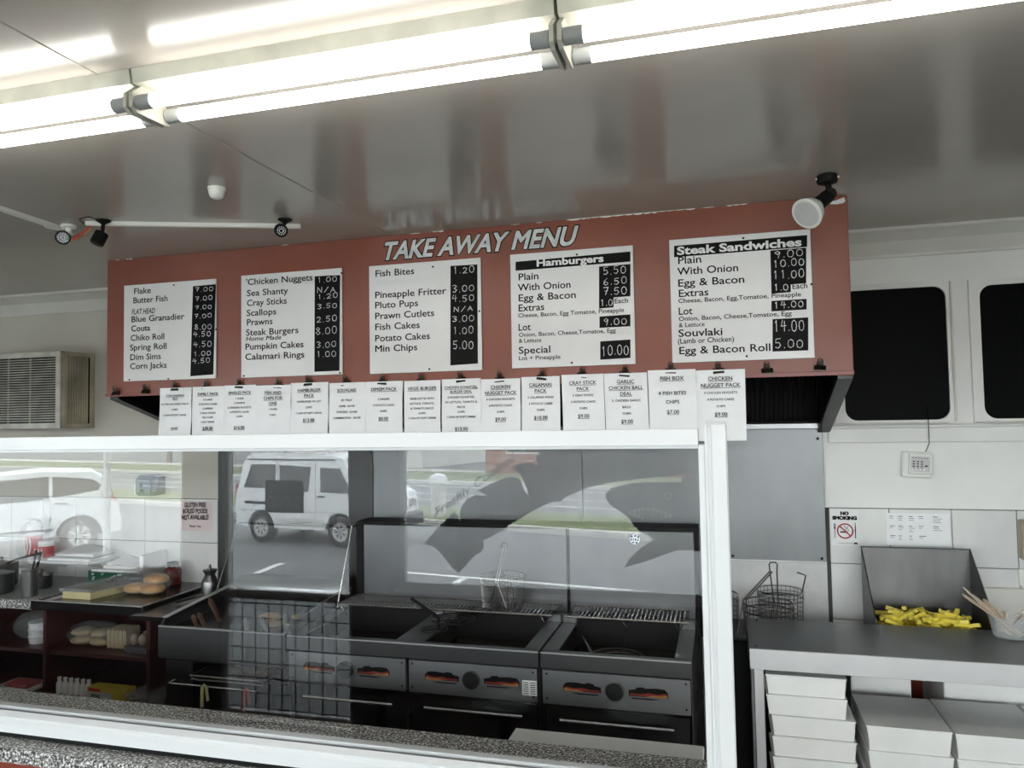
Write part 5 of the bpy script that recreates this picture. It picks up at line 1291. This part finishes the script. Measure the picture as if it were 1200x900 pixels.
basket((-.035, 3.05, .886), .08, .12, 'wire basket half hidden by the white end post', [], nv=28, nr=7, group='baskets on the dark stand')
boxo('granite_plinth', M['granite'], (.02, 1.95, .40), (.16, 2.2, .44), .003, label='speckled shelf corner low behind the white end post', cat='shelf')
boxo('plinth_base', M['matblack'], (.03, 1.97, 0), (.15, 2.19, .40), 0, label='dark block under the speckled shelf corner', cat='block')

# wall things at the right
t = thing('keypad', 'white tilted alarm keypad hanging on the wall under the dark windows', 'keypad', (.715, YB, 1.447))
mb = MB(); Rk = Matrix.Translation((.714, YB-.012, 1.498)) @ Matrix.Rotation(math.radians(3.5), 4, 'Y')
mb.M = Rk; mb.box((-.052, -.012, -.05), (.05, .011, .048), .004).build('case', M['plastic'], t)
mb = MB(); mb.M = Rk; mb.box((-.032, -.018, -.036), (.052, -.011, .042), .003).build('flap', M['plastic'], t)
mb = MB(); mb.M = Rk; mb.box((-.024, -.0186, -.026), (.042, -.0178, .032), .0002).build('key_field', M['alugrey'], t)
mb = MB(); mb.M = Rk
for i in range(3):
    for j in range(4): mb.box((-.018+.014*i, -.0194, .006-.009*j+.004), (-.010+.014*i, -.0185, .010-.009*j+.004))
for i in range(6): mb.box((-.018+.0095*i, -.0194, .024), (-.015+.0095*i, -.0185, .027))
mb.box((.024, -.0194, -.006), (.034, -.0185, -.001)); mb.build('print', M['print'], t)
mb = MB(); mb.M = Rk
for i in range(4): mb.box((-.022+.013*i, -.0198, -.022), (-.012+.013*i, -.0185, -.014), .0003)
mb.build('button', M['board'], t)
cw = at(1089, 480, 'y', YB-.026)
MB().tube([(.748, YB-.006, 1.545), (.757, YB-.029, 1.58), (.757, YB-.029, 1.66), (cw.x, YB-.006, 1.72)], .0016, 5).build('keypad_cable', M['matblack'], label='thin black cable running up from the keypad', cat='cable')
t = wall_sheet('no_smoking_sign', .403, .502, 1.182, 1.322, M['board'], 'white NO SMOKING sign with red crossed circle on the tiles')
mb = MB(); yy = YB-.0135
text(mb, 'NO', (.4525, yy, 1.302), (1, 0, 0), (0, 0, 1), .0125, width=.03, style='fat', align='c')
text(mb, 'SMOKING', (.4525, yy, 1.284), (1, 0, 0), (0, 0, 1), .0125, width=.088, style='fat', align='c')
text(mb, 'A smoke free area', (.4525, yy, 1.192), (1, 0, 0), (0, 0, 1), .003, width=.05, align='c')
mb.box((.482, yy-.0002, 1.190), (.496, yy, 1.196))
# fork, knife and cigarette
mb.box((.4145, yy-.0002, 1.212), (.4165, yy, 1.248)); mb.box((.412, yy-.0002, 1.248), (.419, yy, 1.252))
for x in (.412, .4148, .4176): mb.box((x, yy-.0002, 1.252), (x+.0014, yy, 1.268))
mb.box((.488, yy-.0002, 1.212), (.491, yy, 1.24)); mb.prism([(.4875, yy, 1.24), (.4915, yy, 1.24), (.491, yy, 1.272), (.489, yy, 1.274)], (0, .0002, 0))
mb.box((.434, yy-.0002, 1.233), (.458, yy, 1.238))
for pts in ([(.460, 1.236), (.466, 1.243), (.460, 1.25), (.464, 1.258)], [(.452, 1.245), (.458, 1.25), (.452, 1.257), (.449, 1.262)]):
    mb.tube([(x, yy, z) for x, z in pts], .0009, 4)
mb.build('print', M['black'], t)
mb = MB(); mb.ring((.4525, yy-.0008, 1.240), .0275, .0024, 32, 4, 'y')
a = math.radians(135); mb.tube([(.4525+.0275*math.cos(a), yy-.001, 1.240+.0275*math.sin(a)), (.4525-.0275*math.cos(a), yy-.001, 1.240-.0275*math.sin(a))], .0022, 4)
mb.build('red_circle', M['redprint'], t)
t = wall_sheet('allergen_chart', .600, .820, 1.19, 1.312, M['paper'], 'white printed chart in columns on the tiles above the chip scuttle')
mb = MB(); rnd = random.Random(8); yy = YB-.0135
for c_, x in enumerate((.612, .642, .679, .713, .762)):
    for r_ in range(3):
        z = 1.299-.037*r_
        if c_ == 4 and r_ == 2: continue
        for l in range(rnd.choice((2, 3, 4))):
            w = rnd.uniform(.008, .02)*(1.6 if (c_ == 3 and r_ == 2) or c_ == 4 else 1); h = .0022 if l == 0 else .0013
            mb.box((x, yy-.0001, z-.0068*l), (x+w, yy, z+h-.0068*l))
mb.build('print', M['print'], t)
t = thing('wall_phone', 'beige plastic wall unit with dark grille at the right edge', 'intercom', (1.10, YB, 1.15))
MB().box((1.043, YB-.05, 1.152), (1.16, YB-.008, 1.298), .006).build('case', M['tan'], t)
mb = MB()
for i in range(5): mb.box((1.057+.014*(i % 2), YB-.0515, 1.17+.024*i), (1.075+.014*(i % 2), YB-.05, 1.178+.024*i))
mb.build('grille', M['matblack'], t)
boxo('cable_cover', M['alugrey'], (1.046, YB-.0105, .98), (1.05, YB-.009, 1.055), 0, label='thin dark cable running down from the right wall switch', cat='cable')
MB().box((.88, YB-.03, .86), (2.2, YB-.0095, 1.045), .003).build('tiled_ledge', M['trim'], label='pale low ledge on the wall behind the steel bench at the right', cat='ledge')

# ================================================================== customer side: stools by the window
for px, py, lb in ((447, 795, 'round black stool, leftmost of the three inside the shop window'), (590, 820, 'round black stool, middle of the three inside the shop window'), (747, 832, 'round black stool, rightmost of the three inside the shop window')):
    p = vat(px, py, 'z', .45)
    t = thing('stool', lb, 'stool', (p.x, p.y, CFZ), 'round black pedestal stools')
    MB().lathe([(.10, .40), (.135, .415), (.14, .435), (.13, .45), (0, .452)], (p.x, p.y, 0), 28).build('seat', M['matblack'], t, smooth=True)
    MB().lathe([(.16, CFZ), (.16, CFZ+.012), (.04, CFZ+.03), (.024, CFZ+.05), (.024, .40)], (p.x, p.y, 0), 22).build('pedestal', M['matblack'], t, smooth=True)

# ================================================================== the street outside
ua = math.radians(15); U = Vector((math.cos(ua), math.sin(ua), 0)); V = Vector((math.sin(ua), -math.cos(ua), 0)); O = Vector((-2.34, -11.16, GZ))
def sp_(s, n, z=0): return O+U*s+V*n+Vector((0, 0, z))
def strip(nm, s0, s1, n0, n1, z0, z1, m, **k):
    P = [sp_(s0, n0, z0), sp_(s1, n0, z0), sp_(s1, n1, z0), sp_(s0, n1, z0)]
    return MB().prism(P, (0, 0, z1-z0)).build(nm, M[m], **k)
boxo('ground', M['asphalt'], (-70, -75, GZ-.3), (60, FRONT-.12, GZ), 0, **ST)
strip('kerb', -70, 50, -.0, .18, 0, .12, 'concrete', **ST)
strip('grass_verge', -70, 50, .18, 2.3, 0, .10, 'grass', **ST)
strip('road', -70, 50, 2.3, 8.5, .0, .02, 'road', **ST)
strip('kerb', -70, 50, 8.5, 8.75, 0, .13, 'concrete', **ST)
strip('grass_verge', -70, 50, 8.75, 12.5, 0, .12, 'grass', **ST)
strip('footpath', -70, 50, 12.5, 13.5, 0, .13, 'concrete', **ST)
mk = thing('parking_marking', 'white painted parking lines on the asphalt', 'road marking', tuple(sp_(0, -4)))
a = vat(440, 668, 'z', GZ); b = vat(860, 702, 'z', GZ); d = (b-a); dn = Vector((-d.y, d.x, 0)).normalized()*.05
MB().prism([a-dn, b-dn, b+dn, a+dn], (0, 0, .004)).build('line', M['line'], mk)
for (p_, q_) in (((548, 676), (505, 697)), ((330, 660), (300, 672)), ((800, 697), (790, 712))):
    a = vat(*p_, 'z', GZ); b = vat(*q_, 'z', GZ); d = (b-a); dn = Vector((-d.y, d.x, 0)).normalized()*.06
    MB().prism([a-dn, b-dn, b+dn, a+dn], (0, 0, .0045)).build('line', M['line'], mk)
for n in (4.0, 5.5, 7.6):
    strip('lane_line', -60, 45, n, n+.13, .02, .025, 'line', label={4.0: 'white lane line nearest the shop on the road', 5.5: 'white lane line in the middle of the road', 7.6: 'white lane line at the far side of the road'}[n], cat='road marking')
# added roof and posts over the footpath, to cut daylight into the shop
boxo('added_shade_roof', M['trim'], (-9, -4.2, 2.45), (6, FRONT-.12, 2.55), 0, **ST)
for x in (-7.0, -3.5, 3.2):
    MB().tube([(x, -4.1, GZ), (x, -4.1, 2.45)], .04, 10).build('shade_roof_post', M['alu'], smooth=True, label={-7.0: 'white post of the added shade roof, far left outside the shop', -3.5: 'white post of the added shade roof, opposite the shop door', 3.2: 'white post of the added shade roof, outside at the right'}[x], cat='post')
# bollard
p = sp_(-4.4, .9)
t = thing('bollard', 'grey street bollard with a white domed top on the verge', 'bollard', tuple(p))
MB().lathe([(.17, 0), (.17, .85)], p, 16).build('post', M['concrete'], t, smooth=True)
MB().lathe([(.22, .85), (.22, .93), (.16, 1.02), (0, 1.07)], p, 16).build('cap', M['board'], t, smooth=True)

# ---- vehicles
def place(o, p, ang): o.location = p; o.rotation_euler = (0, 0, ang)
def wheel(par, x, y, r, side, w=.17):
    wl = MB().lathe([(r*.72, -w/2), (r*.95, -w/2), (r, -w*.35), (r, w*.35), (r*.95, w/2), (r*.66, w/2)], (x, y, r), 24, axis='y').build('wheel', M['rubber'], par, smooth=True)
    MB().lathe([(r*.66, 0), (r*.60, .02), (r*.2, .01), (r*.16, .035), (0, .035)], (x, y+side*(w/2-.015), r), 24, rot=Matrix.Rotation(math.radians(-90*side), 4, 'X')).build('rim', M['hub'], wl, smooth=True)
    mb = MB()
    for i in range(7):
        a = 2*math.pi*i/7; c_, s_ = math.cos(a), math.sin(a)
        mb.tube([(x+r*.2*c_, y+side*w*.49, r+r*.2*s_), (x+r*.58*c_, y+side*w*.49, r+r*.58*s_)], .018, 4)
    mb.build('spoke', M['board'], wl)
def van():
    t = thing('van', 'white older van parked facing right outside the shop', 'van', (0, 0, 0))
    Wd = 1.42; y1 = 0; y0 = -Wd
    prof = [(-.62, .34), (-.64, .75), (-.60, .95), (-.42, 1.55), (-.30, 1.68), (0, 1.73), (1.6, 1.71), (1.9, 1.62), (2.28, 1.08), (2.60, .92), (2.66, .70), (2.66, .34)]
    # body with cut wheel arches
    bot = []
    for cx in (1.85, 0):
        bot += [(cx+.33*math.cos(a), .30+.33*math.sin(a)) for a in [math.radians(v) for v in range(0, 181, 20)]]
    poly = prof+bot
    def side(y): return [(x, y, z) for x, z in poly]
    MB().prism(side(y0), (0, Wd, 0)).build('body', M['white'], t)
    MB().prism([(-.4, y0+.15, .36), (-.33, y0+.15, .9), (2.2, y0+.15, .9), (2.2, y0+.15, .36)], (0, Wd-.3, 0)).build('underbody', M['matblack'], t)
    e = .006
    def pane(nm, pts, m='carglass'):
        return MB().prism([(x, y1, z) for x, z in pts], (0, e, 0)).build(nm, M[m], t)
    pane('side_window', [(-.42, 1.05), (.36, 1.05), (.36, 1.50), (-.22, 1.50)]); pane('side_window', [(.46, 1.02), (1.14, 1.0), (1.20, 1.46), (.46, 1.49)])
    pane('side_window', [(1.42, 1.0), (2.12, .98), (1.86, 1.44), (1.42, 1.45)])
    for pts in ([(-.45, 1.02), (.39, 1.02), (.39, 1.53), (-.24, 1.53)],):
        pass
    mb = MB()
    for x in (.41, 1.30): mb.box((x, y1, .42), (x+.008, y1+.004, 1.56))
    mb.box((-.55, y1, .62), (2.6, y1+.004, .628)); mb.box((-.3, y1, 1.585), (1.75, y1+.02, 1.61)); mb.build('panel_gap', M['bumper'], t)
    MB().box((-.38, y1, .74), (.34, y1+.006, .79)).box((.80, y1, .76), (.86, y1+.02, .86)).build('vent', M['matblack'], t)
    MB().box((1.36, y1, .90), (1.52, y1+.025, .935), .004).build('door_handle', M['matblack'], t)
    MB().box((.35, y1, .36), (1.5, y1+.012, .50), .003).build('sill', M['alugrey'], t)
    MB().prism([(1.93, y0+.12, 1.60), (2.29, y0+.12, 1.11), (2.31, y0+.12, 1.12), (1.95, y0+.12, 1.61)], (0, Wd-.24, 0)).build('windscreen', M['carglass'], t)
    MB().box((2.64, y0-.02, .32), (2.78, y1+.02, .56), .03).box((-.74, y0, .34), (-.62, y1+.01, .50), .02).build('bumper', M['bumper'], t)
    MB().box((2.655, y0+.1, .66), (2.675, y0+.35, .80), .004).box((2.655, y1-.35, .66), (2.675, y1-.1, .80), .004).build('headlamp', M['hub'], t)
    MB().box((-.655, y1-.14, .8), (-.62, y1-.02, 1.1), .004).build('tail_lamp', M['tail'], t)
    MB().lathe([(.26, 0), (.28, .03), (.28, .13), (.2, .16)], (-.66, y0/2, .85), 20, rot=Matrix.Rotation(math.radians(-90), 4, 'Y')).build('spare_wheel', M['rubber'], t, smooth=True)
    MB().tube([(2.30, y1, 1.05), (2.42, y1+.12, 1.05)], .015, 5).box((2.36, y1+.08, .96), (2.42, y1+.25, 1.16), .02).build('mirror', M['matblack'], t)
    for x in (0, 1.85):
        for y, s_ in ((y1-.09, 1), (y0+.09, -1)): wheel(t, x, y, .285, s_)
    return t
vn = van(); p0 = vat(306, 636, 'z', GZ); p1 = vat(397, 642, 'z', GZ)
place(vn, (p0.x, p0.y, GZ), math.atan2(p1.y-p0.y, p1.x-p0.x))

def hatch():
    t = thing('hatchback_car', 'white hatchback parked outside with its rear to the right', 'car', (0, 0, 0))
    Wd = 1.7; y0 = -Wd
    prof = [(.62, .35), (.66, .60), (.63, .86), (.54, 1.0), (.34, 1.36), (.2, 1.45), (-.6, 1.49), (-1.3, 1.44), (-2.0, 1.08), (-2.9, .92), (-3.3, .72), (-3.35, .32)]
    bot = []
    for cx in (-2.55, 0): bot += [(cx+.37*math.cos(a), .32+.37*math.sin(a)) for a in [math.radians(v) for v in range(180, -1, -20)]]
    poly = prof+bot
    MB().prism([(x, y0, z) for x, z in poly], (0, Wd, 0)).build('body', M['white'], t)
    MB().box((-2.9, y0+.2, .3), (.4, -.2, .8)).build('underbody', M['matblack'], t)
    def pane(nm, pts, m='carglass', e=.006): return MB().prism([(x, 0, z) for x, z in pts], (0, e, 0)).build(nm, M[m], t)
    pane('side_window', [(.30, 1.12), (.34, 1.22), (.18, 1.33), (-.42, 1.40), (-.42, 1.02)]); pane('side_window', [(-.48, 1.01), (-.48, 1.405), (-1.25, 1.36), (-1.8, 1.08), (-1.8, .93)])
    mb = MB(); mb.box((-.455, 0, .4), (-.447, .003, 1.0)); mb.box((-1.75, 0, .4), (-1.742, .003, .95)); mb.box((-1.7, 0, .44), (-.4, .012, .47)); mb.build('panel_gap', M['bumper'], t)
    MB().box((-.40, 0, .90), (-.16, .03, .94), .01).box((-1.58, 0, .86), (-1.34, .03, .90), .01).build('door_handle', M['hub'], t)
    MB().prism([(.62, -.06, .90), (.54, -.06, 1.02), (.34, -.06, 1.05), (.38, -.06, .98)], (0, .075, 0)).build('tail_lamp', M['tail'], t)
    MB().prism([(.35, y0+.15, 1.34), (.53, y0+.15, 1.02), (.56, y0+.15, 1.02), (.38, y0+.15, 1.35)], (0, Wd-.3, 0)).build('rear_window', M['carglass'], t)
    MB().box((.60, y0, .34), (.69, 0, .58), .03).build('bumper', M['white'], t)
    MB().tube([(.05, -.6, 1.46), (.22, -.62, 1.72)], .006, 4).build('aerial', M['matblack'], t)
    for x in (0, -2.55):
        for y, s_ in ((-.08, 1), (y0+.08, -1)): wheel(t, x, y, .31, s_, .19)
    return t
hc = hatch(); p = vat(93, 648, 'z', GZ)
place(hc, (p.x, p.y, GZ), math.radians(-46))

# ---- houses, fence and trees across the road
def house(s, n, L, D, Hh, label, wins, m='brick'):
    t = thing('brick_house', label, 'house', tuple(sp_(s+L/2, n+D/2)))
    def bx(mb, s0, s1, n0, n1, z0, z1): mb.prism([sp_(s0, n0, z0), sp_(s1, n0, z0), sp_(s1, n1, z0), sp_(s0, n1, z0)], (0, 0, z1-z0)); return mb
    bx(MB(), s, s+L, n, n+D, 0, Hh).build('walls', M[m], t)
    e = .5
    mb = MB(); P = [sp_(s-e, n-e, Hh), sp_(s+L+e, n-e, Hh), sp_(s+L+e, n+D+e, Hh), sp_(s-e, n+D+e, Hh), sp_(s+D*.4, n+D/2, Hh+1.8), sp_(s+L-D*.4, n+D/2, Hh+1.8)]
    mb.add(P, [[0, 1, 5, 4], [1, 2, 5], [2, 3, 4, 5], [3, 0, 4], [3, 2, 1, 0]]); mb.build('roof', M['roof'], t)
    for a, w, z0, z1 in wins:
        f = bx(MB(), s+a, s+a+w, n-.06, n, z0, z1).build('window', M['board'], t)
        bx(MB(), s+a+.07, s+a+w/2-.03, n-.075, n-.06, z0+.07, z1-.07).build('pane', M['carglass'], f)
        bx(MB(), s+a+w/2+.03, s+a+w-.07, n-.075, n-.06, z0+.07, z1-.07).build('pane', M['carglass'], f)
house(-10.5, 12.5, 10, 7, 2.8, 'red brick house with white windows across the road, straight opposite', ((1, 1.6, .9, 2.2), (4.2, 2.2, .8, 2.2), (7.6, 1.4, 1.0, 2.2)))
house(6, 15, 11, 7, 2.8, 'red brick house across the road at the right', ((1, 2.0, .9, 2.2), (5, 1.6, .9, 2.2), (8, 1.8, .9, 2.2)))
house(-28, 15.5, 12, 7, 2.8, 'pale house across the road at the left behind the hatchback', ((1, 2.0, .9, 2.2), (5, 1.8, .9, 2.2), (9, 1.6, .9, 2.2)), 'trim')
def tree(s, n, h, r, label, seed):
    p = sp_(s, n); t = thing('tree', label, 'tree', tuple(p)); rn = random.Random(seed)
    MB().tube([p, p+Vector((.1, 0, h*.35)), p+Vector((0, .1, h*.6))], [.16, .12, .07], 8).build('trunk', M['wood'], t, smooth=True)
    mb = MB()
    for i in range(420):
        d = Vector((rn.gauss(0, 1), rn.gauss(0, 1), rn.gauss(0, .8))).normalized()*r*rn.uniform(.5, 1); c = p+Vector((0, 0, h*.68))+d
        a = Vector((rn.gauss(0, 1), rn.gauss(0, 1), rn.gauss(0, 1))).normalized()*.22; b = a.cross(Vector((rn.gauss(0, 1), rn.gauss(0, 1), rn.gauss(0, 1)))).normalized()*.16
        mb.add([c-a, c+b, c+a, c-b], [[0, 1, 2, 3]])
    mb.build('foliage', M['leaf'], t, kind='stuff')
for i, (s, n, h, r) in enumerate(((-14.5, 12, 5, 1.9), (-33, 14, 6, 2.3), (-22, 11, 4.5, 1.6), (3.6, 20.5, 6, 1.6), (-5, 30, 8, 3), (23, 13, 6, 1.6))):
    tree(s, n, h, r, ['small street tree on the far verge, left of the brick house', 'larger tree far left across the road', 'low bushy tree on the far verge behind the hatchback', 'tree between the two brick houses', 'tall tree behind the nearer brick house', 'street tree at the right end of the street'][i], i)
